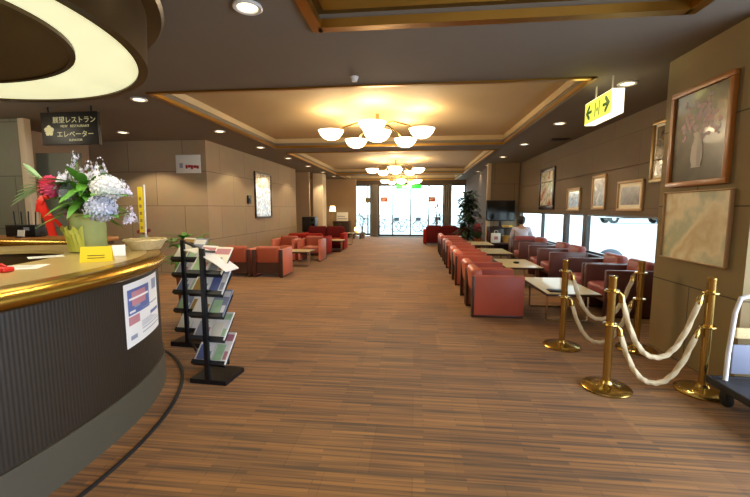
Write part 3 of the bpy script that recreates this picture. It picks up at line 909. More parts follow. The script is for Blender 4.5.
# white notice with red print, on the stone wall
r = thing('wall_sign', 'white sign with red print high on the stone wall', 'sign', (-5.01, 8.1, 2.48))
bx(-.29, -.025, -.2, .29, 0, .2, bev=.008).build('board', 'white', r)
t = B()
for x, z, w_, h_ in ((-.06, -.06, .05, .08), (.0, -.05, .06, .06), (.065, -.07, .05, .09), (.125, -.06, .07, .06), (.2, -.07, .05, .07)):
    t.box(x, -.028, z-h_/2, x+w_, -.025, z+h_/2)
t.box(-.06, -.028, -.07, .25, -.025, -.055)
t.build('red_lettering', 'red_print', r)
B().lathe([(.001, -.003), (.016, -.003), (.016, 0)], 14, 0, TR(.12, -.025, .1) @ RX(PI/2)).build('dot', 'black', r)
t = B(); t.box(-.2, -.028, -.09, -.12, -.025, .02); t.build('emblem', 'grey_print', r)

# hanging direction sign
r = thing('hanging_sign', 'black hanging sign with pale restaurant and elevator lettering, above the flowers', 'sign', (-5.1, 5.3, 2.68))
bx(-.46, -.03, -.235, .46, .03, .235, bev=.006).build('board', 'sign_black', r)
def face(x, z): return TR(x, -.031, z) @ RX(PI/2)
text_mesh('展望レストラン', .1, 'sign_text', 'lettering', r, face(.085, .085))
text_mesh('VIEW   RESTAURANT', .05, 'sign_text', 'small_lettering', r, face(.09, .015))
text_mesh('エレベーター', .1, 'sign_text', 'lettering', r, face(.09, -.12))
text_mesh('ELEVATOR', .045, 'sign_text', 'small_lettering', r, face(.09, -.185))
t = B()
for a in range(5):
    T = TR(-.33, -.033, -.03) @ RY(a*2*PI/5) @ Matrix.Scale(1.25, 4)
    t.add([(-.022, 0, .02), (0, 0, .0), (.022, 0, .02), (.028, 0, .05), (0, 0, .068), (-.028, 0, .05)], [(0, 1, 2, 3, 4, 5)], 0, False, T)
t.build('emblem', 'sign_text', r)
for x in (-.35, .35):
    B().tube([(x, 0, .235), (x, 0, .32)], .012, 8).build('hanger', 'black', r)

# lit exit direction sign on the right
r = thing('exit_sign', 'lit yellow white exit sign box with green arrows hanging at right', 'exit sign', (2.22, 4.95, 2.69))
bx(-.065, -.34, -.135, .065, .34, .135, bev=.006).build('case', 'exit_end', r)
t = B(); t.box(-.068, -.33, -.125, -.066, .33, .125)
t.build('face', 'exit_face', r)
t = B()
def shp(pts, cy, cz, s): t.add([(-.0695, cy-a*s, cz+b*s) for a, b in pts], [tuple(range(len(pts)))], 0)
# arrow head chevrons with shaft; in the face +a runs toward the camera (image right)
arrow = [(-.085, 0), (0, .09), (.035, .09), (.035, .055), (-.005, .018), (.085, .018), (.085, -.018), (-.005, -.018), (.035, -.055), (.035, -.09), (0, -.09)]
shp(arrow, .22, 0, 1.0)
shp([(-a, b) for a, b in arrow], -.22, 0, 1.0)
for a in (-.05, .05):
    shp([(a-.012, -.085), (a+.012, -.085), (a+.012, .085), (a-.012, .085)], 0, 0, 1)
shp([(-.012, .02), (.012, .02), (.02, -.03), (-.02, -.03)], 0, 0, 1)
t.build('green_arrows', 'exit_green', r)
for y in (-.2, .2): B().tube([(0, y, .135), (0, y, CZ-2.69)], .01, 8).build('hanger', 'white', r)
# green exit sign by the doors
r = thing('exit_sign', 'lit green exit sign hanging before the glass entrance doors', 'exit sign', (-.35, 19.9, 2.62))
bx(-.65, -.04, -.11, .65, .04, .11, bev=.01).build('case', 'exit_lit_green', r)
t = B(); t.box(-.12, -.044, -.09, .12, -.041, .09)
t.add([(-.35, -.044, 0), (-.25, -.044, .07), (-.25, -.044, .02), (-.17, -.044, .02), (-.17, -.044, -.02), (-.25, -.044, -.02), (-.25, -.044, -.07)], [tuple(range(7))])
t.build('pictogram', 'exit_white', r)
for x in (-.4, .4): B().tube([(x, 0, .11), (x, 0, CZ+.19-2.62)], .01, 8).build('hanger', 'white', r)

# ------------------------------------------------------------------ magazine rack
RK = (-1.74, 3.1)
bay2 = (-.76, .76)
rk = thing('magazine_rack', 'black metal magazine rack with tilted tiers beside the counter', 'rack', (RK[0], RK[1], 0), -.08)
tiers = [.16, .375, .58, .77, .94]
t = B()
t.box(-.02, -.16, .02, .02, -.125, 1.17, bev=.004)
t.build('upright', 'black', rk)
t = B(); t.box(bay2[0]-.02, bay2[1]-.16, .02, bay2[0]+.02, bay2[1]-.125, 1.17, bev=.004)
t.build('upright', 'black', rk)
def tray(cx, cy, z):
    T = TR(cx, cy-.12, z) @ RX(-.75)
    t = B()
    t.box(-.155, .0, -.006, .155, .012, .23, T=T)         # back plate leaning away
    t.box(-.155, -.035, -.006, .155, .012, .006, T=T); t.box(-.155, -.038, -.006, .155, -.032, .03, T=T)
    return t.build('tray', 'black', rk)
for z in tiers:
    tray(0, 0, z); tray(bay2[0], bay2[1], z)
t = B()
t.prism([(-.17, 0), (.17, 0), (.17, .04), (-.17, .04)], .3, 0, TR(0, -.15, 0))
t.build('base', 'black', rk)
t = B(); t.prism([(-.2, 0), (.2, 0), (.2, .05), (-.2, .05)], .3, 0, TR(bay2[0], bay2[1]-.16, 0))
t.build('base', 'black', rk)
t = B()
for z in (1.15, .09): t.tube([(0, -.12, z), (bay2[0], bay2[1]-.12, z)], .014, 8)
t.tube([(.0, .17, .05), (0, .17, 1.1), (0, -.13, 1.15)], .012, 8); t.tube([(bay2[0], bay2[1]+.12, .05), (bay2[0], bay2[1]+.12, 1.1), (bay2[0], bay2[1]-.13, 1.15)], .012, 8)
t.build('rails', 'black', rk)
bpy.context.view_layer.update()
RW = rk.matrix_world.copy()
covers = [('paper', 'grey_print', 'blue_print', 'white'), ('paper', 'pink_print', 'leaf_pale', 'white and pink'), ('cream', 'pink_print', 'grey_print', 'cream and pink'),
          ('paper', 'leaf_pale', 'cream', 'pale green'), ('cream', 'tan_box', 'paper', 'cream and tan'), ('grey_print', 'paper', 'leaf_pale', 'grey'),
          ('paper', 'grey_print', 'tan_box', 'white and tan')]
TN = ['lowest', 'second lowest', 'middle', 'second highest', 'highest']
rnd = random.Random(11)
ci = 0
for bi, (cx, cy) in enumerate(((0, 0), bay2)):
    for ti, z in enumerate(tiers):
        for side in (-1, 1):
            c = covers[ci % 7]; ci += 1
            x = side*.078
            h = rnd.uniform(.26, .3); w_ = .074
            for lay_ in range(1):
                T = TR(cx, cy-.12, z) @ RX(-.75) @ TR(x, -.014, .007) @ RY(rnd.uniform(-.05, .05))
                t = B(); t.box(-w_, 0, 0, w_, .012, h, 0)
                t.box(-w_*.9, -.0015, h*.72, w_*.9, 0, h*.93, 1)
                t.box(-w_*.8, -.0015, h*.12, w_*.3, 0, h*.6, 2)
                t.box(w_*.4, -.0015, h*.15, w_*.85, 0, h*.4, 1)
                o = t.build('magazine', [c[0], c[1], c[2]]); o.matrix_world = RW @ T
                tag(o, '%s magazine, %s on the %s tier of the %s rack column' % (c[3], 'left' if side < 0 else 'right', TN[ti], 'near' if bi == 0 else 'far'), 'magazine', 'magazines on the rack')
# sheet hanging over the top tier
t = B()
vs = []; fs = []
for i in range(7):
    u = i/6
    for j in range(2):
        vs.append((-.16+.38*u, -.14+.2*j, 1.15-.0*u-.17*u**1.6))
for i in range(6): fs.append((2*i, 2*i+2, 2*i+3, 2*i+1))
t.add(vs, fs, 0, True); t.add([(x, y, z-.008) for x, y, z in vs], [f_[::-1] for f_ in fs], 0, True)
for i in range(3): t.box(-.02+.05*i, -.1, 1.1, .0+.05*i, -.09, 1.1)
o = t.build('newspaper', 'paper'); o.matrix_world = RW @ TR(0, -.02, .01)
tag(o, 'white newspaper draped over the top of the magazine rack', 'newspaper')

# ------------------------------------------------------------------ plants
def leaf_poly(t, base, d, L, w, droop=.3, mi=0, n=4, side=None):
    """an arched leaf blade from base in direction d"""
    d = Vector(d).normalized(); up = Vector((0, 0, 1))
    s = d.cross(up)
    if s.length < .05: s = Vector((1, 0, 0))
    s.normalize()
    if side: s = Vector(side)
    vs = []; fs = []
    for i in range(n+1):
        u = i/n
        p = Vector(base) + d*L*u - up*droop*L*u*u
        hw = w*sin(PI*min(1, .12+u*.88))*.5
        vs += [p - s*hw, p + up*hw*-.15, p + s*hw]
    for i in range(n):
        a = 3*i
        fs += [(a, a+3, a+4, a+1), (a+1, a+4, a+5, a+2)]
    t.add(vs, fs, mi, True)
def pot(r, R, h, m='pot_white'):
    p = B().lathe([(.001, 0), (R*.72, 0), (R, h), (R*1.04, h), (R*1.04, h-.03), (R*.9, h-.03), (R*.9, h-.02)], 24).build('pot', m, r)
    B().lathe([(.001, h-.05), (R*.9, h-.045)], 20).build('soil', 'soil', p)
def bush(name, label, loc, H, R, npl, rnd, m='leaf_dark', potR=.17, poth=.3, pm='pot_white', lw=.09, L=.26, z0=.35):
    r = thing(name, label, 'potted plant', loc)
    pot(r, potR, poth, pm)
    t = B()
    for k in range(4):
        a = rnd.uniform(0, 2*PI); q = R*.3
        t.tube([(0.03*cos(a), .03*sin(a), poth-.06), (q*.5*cos(a), q*.5*sin(a), H*.5), (q*cos(a), q*sin(a), H*.88)], [.016, .012, .006], 7)
    t.build('trunk', 'trunk', r)
    t = B()
    for k in range(npl):
        z = z0+(H-z0)*rnd.random()**.85
        a = rnd.uniform(0, 2*PI); rr = R*rnd.uniform(.1, .8)*(1-.45*abs((z-z0)/(H-z0)-.4))
        leaf_poly(t, (rr*cos(a), rr*sin(a), z), (cos(a+rnd.uniform(-.8, .8)), sin(a+rnd.uniform(-.8, .8)), rnd.uniform(-.2, .7)), L*rnd.uniform(.6, 1.2), lw, rnd.uniform(.1, .6))
    t.build('foliage', m, r)
    return r
rnd = random.Random(5)
bush('potted_tree', 'tall bushy dark green potted tree left of the wall television', (1.9, 14.0, 0), 2.05, .42, 700, rnd, 'leaf_dark', .2, .36, 'pot_white', .1, .27, .4)
bush('potted_plant', 'slim green plant standing behind the dark red sofa by the doors', (1.0, 17.6, 0), 1.75, .28, 90, rnd, 'leaf_dark', .16, .3, 'pot_white', .07, .3, .6)
bush('potted_plant', 'dark leafy plant by the far left window', (-2.65, 19.0, 0), 1.35, .32, 120, rnd, 'leaf_dark', .17, .3, 'pot_white', .07, .26, .4)
bush('potted_plant', 'fresh green leafy plant behind the counter end and magazine rack', (-3.0, 4.75, 0), 1.14, .3, 130, rnd, 'leaf', .17, .62, 'terracotta', .07, .26, .7)

# ------------------------------------------------------------------ television corner right
r = thing('television', 'black flat television facing the camera beside the low window', 'television', (2.8, 12.98, .9))
bx(-.46, -.03, .19, .46, .03, .87, bev=.012).build('bezel', 'black', r)
bx(-.435, -.034, .22, .435, -.03, .845).build('screen', 'screen', r)
t = B(); t.box(-.04, -.02, .02, .04, .03, .2); t.box(-.25, -.13, 0, .25, .13, .02, bev=.006); t.build('stand', 'black', r)
r = thing('television_cabinet', 'dark wooden cabinet under the right hand television', 'cabinet', (2.88, 13.0, 0))
t = B(); t.box(-.44, -.25, 0, .44, .25, .06); t.box(-.46, -.27, .86, .46, .27, .9, bev=.005); t.box(-.46, -.25, .06, -.42, .25, .86); t.box(.42, -.25, .06, .46, .25, .86); t.box(-.42, .2, .06, .42, .25, .86)
t.build('carcass', 'wood', r)
for s in (-1, 1):
    q = bx(s*.21-.203, -.262, .07, s*.21+.203, -.24, .85, bev=.006).build('door', 'frame_dark', r)
    B().ball((s*.05, -.27, .5), .014, 8).build('knob', 'brass', q)
t = B(); t.box(-.15, 0, 0, .15, .1, .05, 0); t.box(-.13, -.003, .012, .05, 0, .038, 1)
tag(t.build('tissue_box', ['yellow', 'red_print'], None, (3.0, 12.77, .9)), 'bright yellow box on the cabinet below the television', 'box')
t = B(); t.box(-.14, -.06, 0, .14, .06, .3, bev=.01)
t.tube([(-.06, -.06, .3), (-.05, -.06, .38), (.05, -.06, .38), (.06, -.06, .3)], .006, 6)
t.box(-.06, -.0635, .1, .06, -.06, .2, 1)
tag(t.build('paper_bag', ['paper', 'pink_print'], None, (2.56, 12.42, .42)), 'white paper bag with handles on the stool before the television cabinet', 'bag')
t = B(); t.box(-.28, -.2, .36, .28, .2, .42, bev=.015)
o = t
r = thing('stool', 'low dark stool carrying the white paper bag and tan basket', 'stool', (2.78, 12.42, 0))
bx(-.36, -.16, .37, .4, .16, .42, bev=.012).build('seat', 'wood', r)
for sx in (-.31, .34):
    for sy in (-.12, .12): B().lathe([(.001, 0), (.016, 0), (.022, .37), (.001, .37)], 10, 0, TR(sx, sy, 0)).build('leg', 'wood', r)
t = B(); t.lathe([(.001, 0), (.13, 0), (.16, .2), (.165, .22), (.15, .22), (.12, .02), (.001, .02)], 20, 0, None, 1, .75)
tag(t.build('basket', 'tan_box', None, (2.92, 12.42, .42)), 'tan woven basket beside the paper bag before the television cabinet', 'basket')
r = thing('flower_pot', 'red flowering plant on the floor between the potted tree and television', 'potted plant', (2.12, 13.1, 0))
pot(r, .13, .5, 'terracotta')
t = B()
for k in range(26):
    a = rnd.uniform(0, 2*PI); rr = rnd.uniform(0, .14); t.ball((rr*cos(a), rr*sin(a), rnd.uniform(.72, .98)), .035, 6)
t.build('blossom', 'red_flower', r)
t = B()
for k in range(30):
    a = rnd.uniform(0, 2*PI); leaf_poly(t, (0.03*cos(a), .03*sin(a), .47), (cos(a), sin(a), rnd.uniform(1, 3)), .4, .05, .2)
t.build('leaves', 'leaf_dark', r)

# ------------------------------------------------------------------ far left corner
r = thing('television', 'black television on a stand in the far left alcove', 'television', (-4.15, 14.75, .52))
bx(-.27, -.2, .06, .27, .2, .66, bev=.03).build('casing', 'black', r)
bx(-.23, -.206, .12, .23, -.198, .6, bev=.004).build('screen', 'screen', r)
bx(-.2, -.15, 0, .2, .15, .06).build('foot', 'black', r)
r = thing('television_stand', 'dark low stand under the far left television', 'stand', (-4.15, 14.75, 0))
t = B(); t.box(-.36, -.24, .48, .36, .24, .52, bev=.006); t.box(-.34, -.22, .2, .34, .22, .23)
t.build('shelf', 'wood', r)
for sx in (-.32, .32):
    for sy in (-.2, .2): bx(sx-.02, sy-.02, 0, sx+.02, sy+.02, .48).build('leg', 'wood', r)
r = thing('sideboard', 'dark sideboard against the far left wall', 'cabinet', (-3.75, 19.3, 0))
t = B(); t.box(-.42, -.2, .05, .42, .2, .82); t.box(-.44, -.22, .82, .44, .22, .86, bev=.005); t.box(-.38, -.17, 0, .38, .17, .05)
t.build('carcass', 'wood', r)
for s in (-1, 1):
    q = bx(s*.205-.195, -.218, .09, s*.205+.195, -.2, .78, bev=.005).build('door', 'frame_dark', r)
    B().ball((s*.04, -.225, .45), .013, 8).build('knob', 'brass', q)
t = B(); t.box(-.3, 0, 0, .3, .02, .45, 0, bev=.005, T=RX(-.12)); t.box(-.25, -.003, .1, .25, 0, .14, 1, T=RX(-.12)); t.box(-.25, -.003, .22, .15, 0, .26, 1, T=RX(-.12))
tag(t.build('notice_board', ['paper', 'grey_print'], None, (-3.72, 19.26, .861)), 'white board leaning on the dark far left sideboard', 'board')
r = thing('standing_lamp', 'standing lamp with warm lit shade beyond the cream pillar', 'lamp', (-3.98, 18.2, 0))
B().lathe([(.001, 0), (.14, 0), (.14, .02), (.02, .04), (.001, .04)], 20).build('base', 'brass', r)
B().tube([(0, 0, .03), (0, 0, 1.42)], .012, 8).build('pole', 'brass', r)
B().lathe([(.15, 1.36), (.11, 1.62), (.105, 1.62), (.145, 1.36)], 20).build('lamp_shade', 'lampshade', r)
r = thing('table_lamp', 'low glowing lamp beside the far left window', 'lamp', (-2.85, 18.6, .3))
B().lathe([(.001, 0), (.09, 0), (.09, .015), (.02, .05), (.02, .12), (.001, .12)], 16).build('base', 'brass', r)
B().lathe([(.15, .1), (.11, .28), (.105, .28), (.145, .1)], 18).build('lamp_shade', 'lampshade', r)
r = thing('lamp_stool', 'small dark stool under the low far left lamp', 'stool', (-2.85, 18.6, 0))
bx(-.2, -.2, .26, .2, .2, .3, bev=.01).build('seat', 'wood', r)
for sx in (-.16, .16):
    for sy in (-.16, .16): bx(sx-.018, sy-.018, 0, sx+.018, sy+.018, .26).build('leg', 'wood', r)

# ------------------------------------------------------------------ things on the counter
ZT = 1.128
def at(u, v, z):     # point of the plane at height z along the photograph's sight line
    f_ = 380.
    d = Vector((-sin(yaw)*cos(pit), cos(yaw)*cos(pit), -sin(pit))) + Vector((cos(yaw), sin(yaw), 0))*((u-375)/f_) + Vector((-sin(yaw)*sin(pit), cos(yaw)*sin(pit), cos(pit)))*(-(v-248.5)/f_)
    k_ = (z-1.5)/d.z
    return Vector((d.x*k_, d.y*k_, z))
VX, VY = -2.82, 3.02
r = thing('flower_vase', 'green glass vase in yellow green wrap holding the big bouquet', 'vase', (VX, VY, ZT))
B().lathe([(.001, .0), (.115, 0), (.13, .02), (.135, .3), (.14, .33), (.132, .33), (.127, .3), (.122, .03), (.001, .015)], 28).build('glass_body', 'vase_glass', r)
B().lathe([(.001, .02), (.118, .025), (.121, .19), (.001, .19)], 24).build('water', 'wrap', r)
t = B(); n = 40; vs = []; fs = []
for i in range(n+1):
    a = PI*.72 + PI*.95*i/n
    for j in range(5):
        z = .01+.05*j; rr = .145 + .035*(j/4)**2 + .012*sin(i*1.9+j)*(j/4)
        vs.append((rr*cos(a), rr*sin(a), z+(.02*sin(i*1.3) if j == 4 else 0)))
for i in range(n):
    for j in range(4): fs.append((i*5+j, (i+1)*5+j, (i+1)*5+j+1, i*5+j+1))
t.add(vs, fs, 0, True); t.build('paper_wrap', 'wrap', r)

def stemmed(name, label, cat, head, build_head, group=None):
    """flower whose stem stands in the vase; head = world position"""
    r = thing(name, label, cat, (VX, VY, ZT)); 
    if group: r['group'] = group
    h = Vector(head) - Vector((VX, VY, ZT))
    q = Vector((h.x*.22, h.y*.22, .24)); q.x = max(-.09, min(.09, q.x)); q.y = max(-.09, min(.09, q.y))
    B().tube([(q.x*.3, q.y*.3, .03), q, q.lerp(h, .5)+Vector((0, 0, .03)), h], .006, 6).build('stem', 'stem', r)
    build_head(r, h)
    return r
def hydrangea(m, R):
    def f(r, h):
        t = B(); rn = random.Random(int(h.x*1000)+5)
        t.ball(h, R*.72, 10, 0, 1, 1, .85)
        n = 110
        for i in range(n):
            z = 1-2*(i+.5)/n; a = i*2.39996; q = math.sqrt(1-z*z)
            c = h + Vector((q*cos(a), q*sin(a), z*.85))*R*rn.uniform(.8, 1.04)
            nrm = Vector((q*cos(a), q*sin(a), z)).normalized()
            Tq = Matrix.Translation(c) @ nrm.to_track_quat('Z', 'Y').to_matrix().to_4x4() @ RZ(rn.uniform(0, 3))
            p = R*.22
            for w_ in range(4):
                T2 = Tq @ RZ(w_*PI/2)
                t.add([(0, 0, 0), (p*.7, -p*.42, p*.35), (p*1.05, 0, .45*p), (p*.7, p*.42, p*.35)], [(0, 1, 2, 3)], 0, False, T2)
        t.build('flower_head', m, r)
        t = B()
        for a in (-.3, 0.5, 2.4, 3.4, 4.9): leaf_poly(t, h-Vector((0, 0, R*.5)), (cos(a), sin(a), .25), R*2.0, R*1.0, .3)
        t.build('leaf', 'leaf', r)
    return f
def spike(m, H):
    def f(r, h):
        t = B(); rn = random.Random(int(h.x*777)+int(h.z*555))
        for k in range(26):
            u = rn.random(); a = rn.uniform(0, 2*PI); q = .035*(1.2-u)+.008
            c = h + Vector((q*cos(a), q*sin(a), (u-.6)*H)); s_ = .02*(1.25-u)
            Tq = Matrix.Translation(c) @ Vector((cos(a), sin(a), .4)).to_track_quat('Z', 'Y').to_matrix().to_4x4()
            for w_ in range(5):
                t.add([(0, 0, 0), (s_*.7, -s_*.4, .2*s_), (s_*1.4, 0, .3*s_), (s_*.7, s_*.4, .2*s_)], [(0, 1, 2, 3)], 0, False, Tq @ RZ(w_*2*PI/5))
        t.build('flower_head', m, r)
    return f
def ballflower(m, R):
    def f(r, h):
        t = B(); n = 90
        t.ball(h, R*.7, 8)
        for i in range(n):
            z = 1-2*(i+.5)/n; a = i*2.39996; q = math.sqrt(1-z*z)
            nrm = Vector((q*cos(a), q*sin(a), z))
            Tq = Matrix.Translation(h+nrm*R*.6) @ nrm.to_track_quat('Z', 'Y').to_matrix().to_4x4()
            t.add([(-.2*R, 0, 0), (.2*R, 0, 0), (.26*R, .1*R, .25*R), (0, .06*R, .45*R), (-.26*R, .1*R, .25*R)], [(0, 1, 2, 3, 4)], 0, False, Tq)
        t.build('flower_head', m, r)
    return f
def tulip(m):
    def f(r, h):
        t = B()
        for k in range(6):
            a = k*PI/3; d = .03 if k % 2 else .024
            t.add([(0, 0, -.04)]+[(d*cos(a-.5), d*sin(a-.5), .0), (d*1.2*cos(a), d*1.2*sin(a), .0), (d*cos(a+.5), d*sin(a+.5), .0), (d*.5*cos(a), d*.5*sin(a), .05)],
                  [(0, 1, 4), (0, 4, 3), (1, 2, 4), (2, 3, 4), (0, 2, 1), (0, 3, 2)], 0, True, Matrix.Translation(h) @ RX(.6) @ RY(.5))
        t.build('flower_head', m, r)
    return f
def ypl(u, v, y):
    f_ = 380.
    d = Vector((-sin(yaw)*cos(pit), cos(yaw)*cos(pit), -sin(pit))) + Vector((cos(yaw), sin(yaw), 0))*((u-375)/f_) + Vector((-sin(yaw)*sin(pit), cos(yaw)*sin(pit), cos(pit)))*(-(v-248.5)/f_)
    return Vector((0, 0, 1.5)) + d*(y/d.y)
stemmed('hydrangea', 'round white hydrangea head on the right of the bouquet', 'flower', ypl(108, 188, 2.92), hydrangea('hyd_white', .118))
stemmed('hydrangea', 'pale lilac hydrangea head low at the front of the bouquet', 'flower', ypl(101, 209, 2.88), hydrangea('hyd_blue', .112))
stemmed('hydrangea', 'flattened pale blue hydrangea in the left middle of the bouquet', 'flower', ypl(70, 193, 3.02), hydrangea('hyd_blue', .085))
for i, (u, v, H, l) in enumerate(((62, 177, .16, 'far left'), (70, 172, .2, 'left'), (76, 162, .24, 'tallest'), (83, 176, .22, 'lower middle'), (89, 169, .2, 'middle'),
                                 (96, 172, .2, 'right'), (100, 165, .16, 'upper right'), (124, 186, .12, 'far right'), (130, 212, .14, 'drooping right'))):
    stemmed('delphinium', 'pale violet delphinium spike, %s one of the bouquet' % l, 'flower', ypl(u, v, 3.02+.04*((i % 3)-1)), spike('delph', H), 'delphinium spikes in the bouquet')
stemmed('dahlia', 'hot pink round flower on the left of the bouquet', 'flower', ypl(51, 187, 2.98), ballflower('pink', .1))
stemmed('tulip', 'mauve tulip hanging low at the left front of the bouquet', 'flower', ypl(68, 215, 2.9), tulip('tulip'))
def fern(r, h):
    t = B()
    for k in range(-5, 6):
        a = PI + k*.13
        leaf_poly(t, h+Vector((.1-.02*abs(k), 0, -.06+.012*k)), (-1, .05*k, .25+.13*k), .26, .05, .2)
    t.build('frond', 'leaf_pale', r)
stemmed('fern_frond', 'pale striped fern frond sticking out left of the bouquet', 'fern', ypl(38, 176, 3.0), fern)
def greens(r, h):
    t = B(); rn = random.Random(21)
    for k in range(80):
        a = rn.uniform(0, 2*PI); z = rn.uniform(-.2, .08)
        leaf_poly(t, Vector((.06*cos(a), .05*sin(a), .3+.3*rn.random())), (cos(a), sin(a)*.7, rn.uniform(-.2, .9)), rn.uniform(.18, .32), .075, .35)
    t.build('leaves', 'leaf', r)
stemmed('leafy_sprig', 'mixed green leaves filling the centre of the bouquet', 'leaves', (VX, VY, ZT+.34), greens)
# red ribbon tied to the left of the vase
t = B()
p0 = ypl(42, 192, 2.95)
def band(pts, w_):
    vs = []; fs = []
    for p in pts:
        p = Vector(p); vs += [p-Vector((w_/2, 0, 0)), p+Vector((w_/2, 0, .0))]
    for i in range(len(pts)-1): fs.append((2*i, 2*i+1, 2*i+3, 2*i+2))
    t.add(vs, fs, 0, True); t.add([v+Vector((0, .006, 0)) for v in vs], [f_[::-1] for f_ in fs], 0, True)
band([ypl(48, 193, 2.97), ypl(42, 196, 2.93), ypl(39, 204, 2.91), ypl(38, 212, 2.93)], .055)
band([ypl(40, 200, 2.93), ypl(44, 212, 2.9), ypl(49, 222, 2.92), ypl(51, 230, 2.93), ypl(53, 236, 2.93)], .075)
band([ypl(44, 206, 2.93), ypl(50, 216, 2.9), ypl(57, 222, 2.92), ypl(62, 228, 2.93)], .04)
t.ball(ypl(46, 197, 2.93), .024, 8)
tag(t.build('ribbon', 'ribbon'), 'red satin ribbon trailing down left of the bouquet', 'ribbon')
# tent card, notes, papers
p = at(96, 262, ZT)
t = B(); t.prism([(-.095, 0), (.095, 0), (.09, .11), (-.09, .11)], .004, 0, TR(0, 0, 0) @ RX(-.35))
t.prism([(-.095, 0), (.095, 0), (.09, .11), (-.09, .11)], .004, 0, TR(0, .085, 0) @ RX(.35))
for k in range(2): t.box(-.05, -.002, .045-.018*k, .05, .0, .049-.018*k, 1, T=RX(-.35))
o = t.build('tent_card', ['yellow', 'black'], None, p); o.rotation_euler = (0, 0, .55)
tag(o, 'bright yellow folded card on the counter before the vase', 'card')
p = at(119, 256, ZT)
t = B(); t.prism([(-.045, 0), (.045, 0), (.045, .09), (-.045, .09)], .003, 0, RX(-.4)); t.prism([(-.045, 0), (.045, 0), (.045, .09), (-.045, .09)], .003, 0, TR(0, .075, 0) @ RX(.4))
o = t.build('tent_card', ['paper'], None, p); o.rotation_euler = (0, 0, .7)
tag(o, 'small white folded card between the yellow card and basket', 'card')
# shallow wicker basket at the end of the counter
p = at(146, 249, ZT)
bk = thing('wicker_basket', 'shallow cream wicker basket at the end of the counter', 'basket', p)
t = B(); t.lathe([(.001, 0), (.12, 0), (.165, .075), (.172, .085), (.158, .085), (.112, .012), (.001, .012)], 32)
t.build('bowl', 'wicker', bk)
pts = [(.168*cos(2*PI*i/40), .168*sin(2*PI*i/40), .086) for i in range(40)]
B().tube(pts, .011, 8, closed=True, rf=lambda i, an: 1+.2*cos(2*an+i*1.5)).build('braided_rim', 'wicker', bk)
# yellow banner flag standing in the counter corner
p = ypl(146, 240, 3.45); p.z = ZT
r = thing('desk_banner', 'tall narrow yellow banner on a white pole behind the wicker basket', 'banner', p)
B().lathe([(.001, 0), (.04, 0), (.035, .015), (.008, .02), (.001, .02)], 16).build('base', 'white', r)
B().tube([(0, 0, .01), (.015, 0, .6)], .008, 8).build('pole', 'white', r)
t = B(); t.box(-.055, -.004, .14, -.003, .0, .58)
for k in range(5): t.box(-.043, -.006, .45-.07*k, -.02, -.004, .48-.07*k, 1)
t.build('flag', ['yellow', 'tan_box'], r)
# little dark red blooms in a glass at the end of the counter
p = Vector((-2.62, 3.42, ZT))
r = thing('bud_glass', 'small glass with dark red blooms behind the wicker basket', 'vase', (-2.72, 3.56, ZT))
B().lathe([(.001, 0), (.03, 0), (.04, .1), (.036, .1), (.026, .01), (.001, .01)], 16).build('glass_body', 'vase_glass', r)
t = B()
for k in range(9):
    a = k*2.4; t.ball((.04*cos(a)*(k/9+.3), .04*sin(a)*(k/9+.3), .13+.012*(k % 3)), .02, 6)
t.build('blooms', 'red_flower', r)
def sheet(u, v, w_, d_, rz, label, extra=None):
    p = at(u, v, ZT)
    t = B(); t.box(-w_/2, -d_/2, 0.0005, w_/2, d_/2, .003, 0)
    for k in range(4): t.box(-w_*.38, d_*(.3-.17*k), .003, w_*.3, d_*(.34-.17*k), .0036, 1)
    o = t.build('paper_sheet', ['paper', 'grey_print'], None, p); o.rotation_euler = (0, 0, rz)
    tag(o, label, 'paper')
sheet(14, 268, .3, .21, .5, 'white printed sheet lying on the counter at the left edge')
sheet(46, 257, .21, .15, .9, 'white paper on the inner counter edge left of the vase')
p = at(2, 272, ZT)
t = B(); t.box(-.05, -.035, 0, .05, .035, .03, bev=.01); t.tube([(-.03, 0, .03), (0, 0, .045), (.03, 0, .03)], .008, 6)
tag(t.build('red_stamp_box', 'ribbon', None, (p.x, p.y, ZT)), 'small red box on the counter at the left edge of view', 'box')
# back desk with card holder and pen organiser
bd = thing('back_desk', 'wooden back desk with brass edge behind the reception counter', 'desk', (-5.1, 4.6, 0))
bx(-.95, -.25, 0, .95, .25, 1.06).build('carcass', 'drum_in', bd)
bx(-1.0, -.28, 1.06, 1.0, .28, 1.12, bev=.012).build('top', 'frame_wood', bd)
B().tube([(-1.0, -.29, 1.05), (1.0, -.29, 1.05)], .06, 14).build('brass_edge', 'gold_counter', bd)
q = Vector((ypl(21, 240, 4.42).x, 4.42, 1.121))
t = B(); t.box(-.045, -.03, 0, .045, .03, .02); t.box(-.05, -.003, .015, .05, .003, .1, 1, T=RX(-.15))
tag(t.build('card_stand', ['wood', 'paper'], None, q), 'white card in a stand on the far side of the counter', 'card stand')
og = thing('pen_organizer', 'black desk organizer with upright pens on the far side of the counter', 'organizer', (q.x-.12, 4.62, 1.121))
t = B(); t.box(-.24, -.08, 0, .2, .08, .16, bev=.01); t.box(-.22, -.085, .03, .0, -.08, .13, 1); t.box(.04, -.085, .09, .12, -.08, .13, 2)
t.build('box', ['black', 'screen', 'grey_print'], og)
for k in range(4):
    x = -.17+.1*k
    B().tube([(x, 0, .1), (x+.01*(k-1), 0, .34)], .008, 8).build('pen', 'black', og)

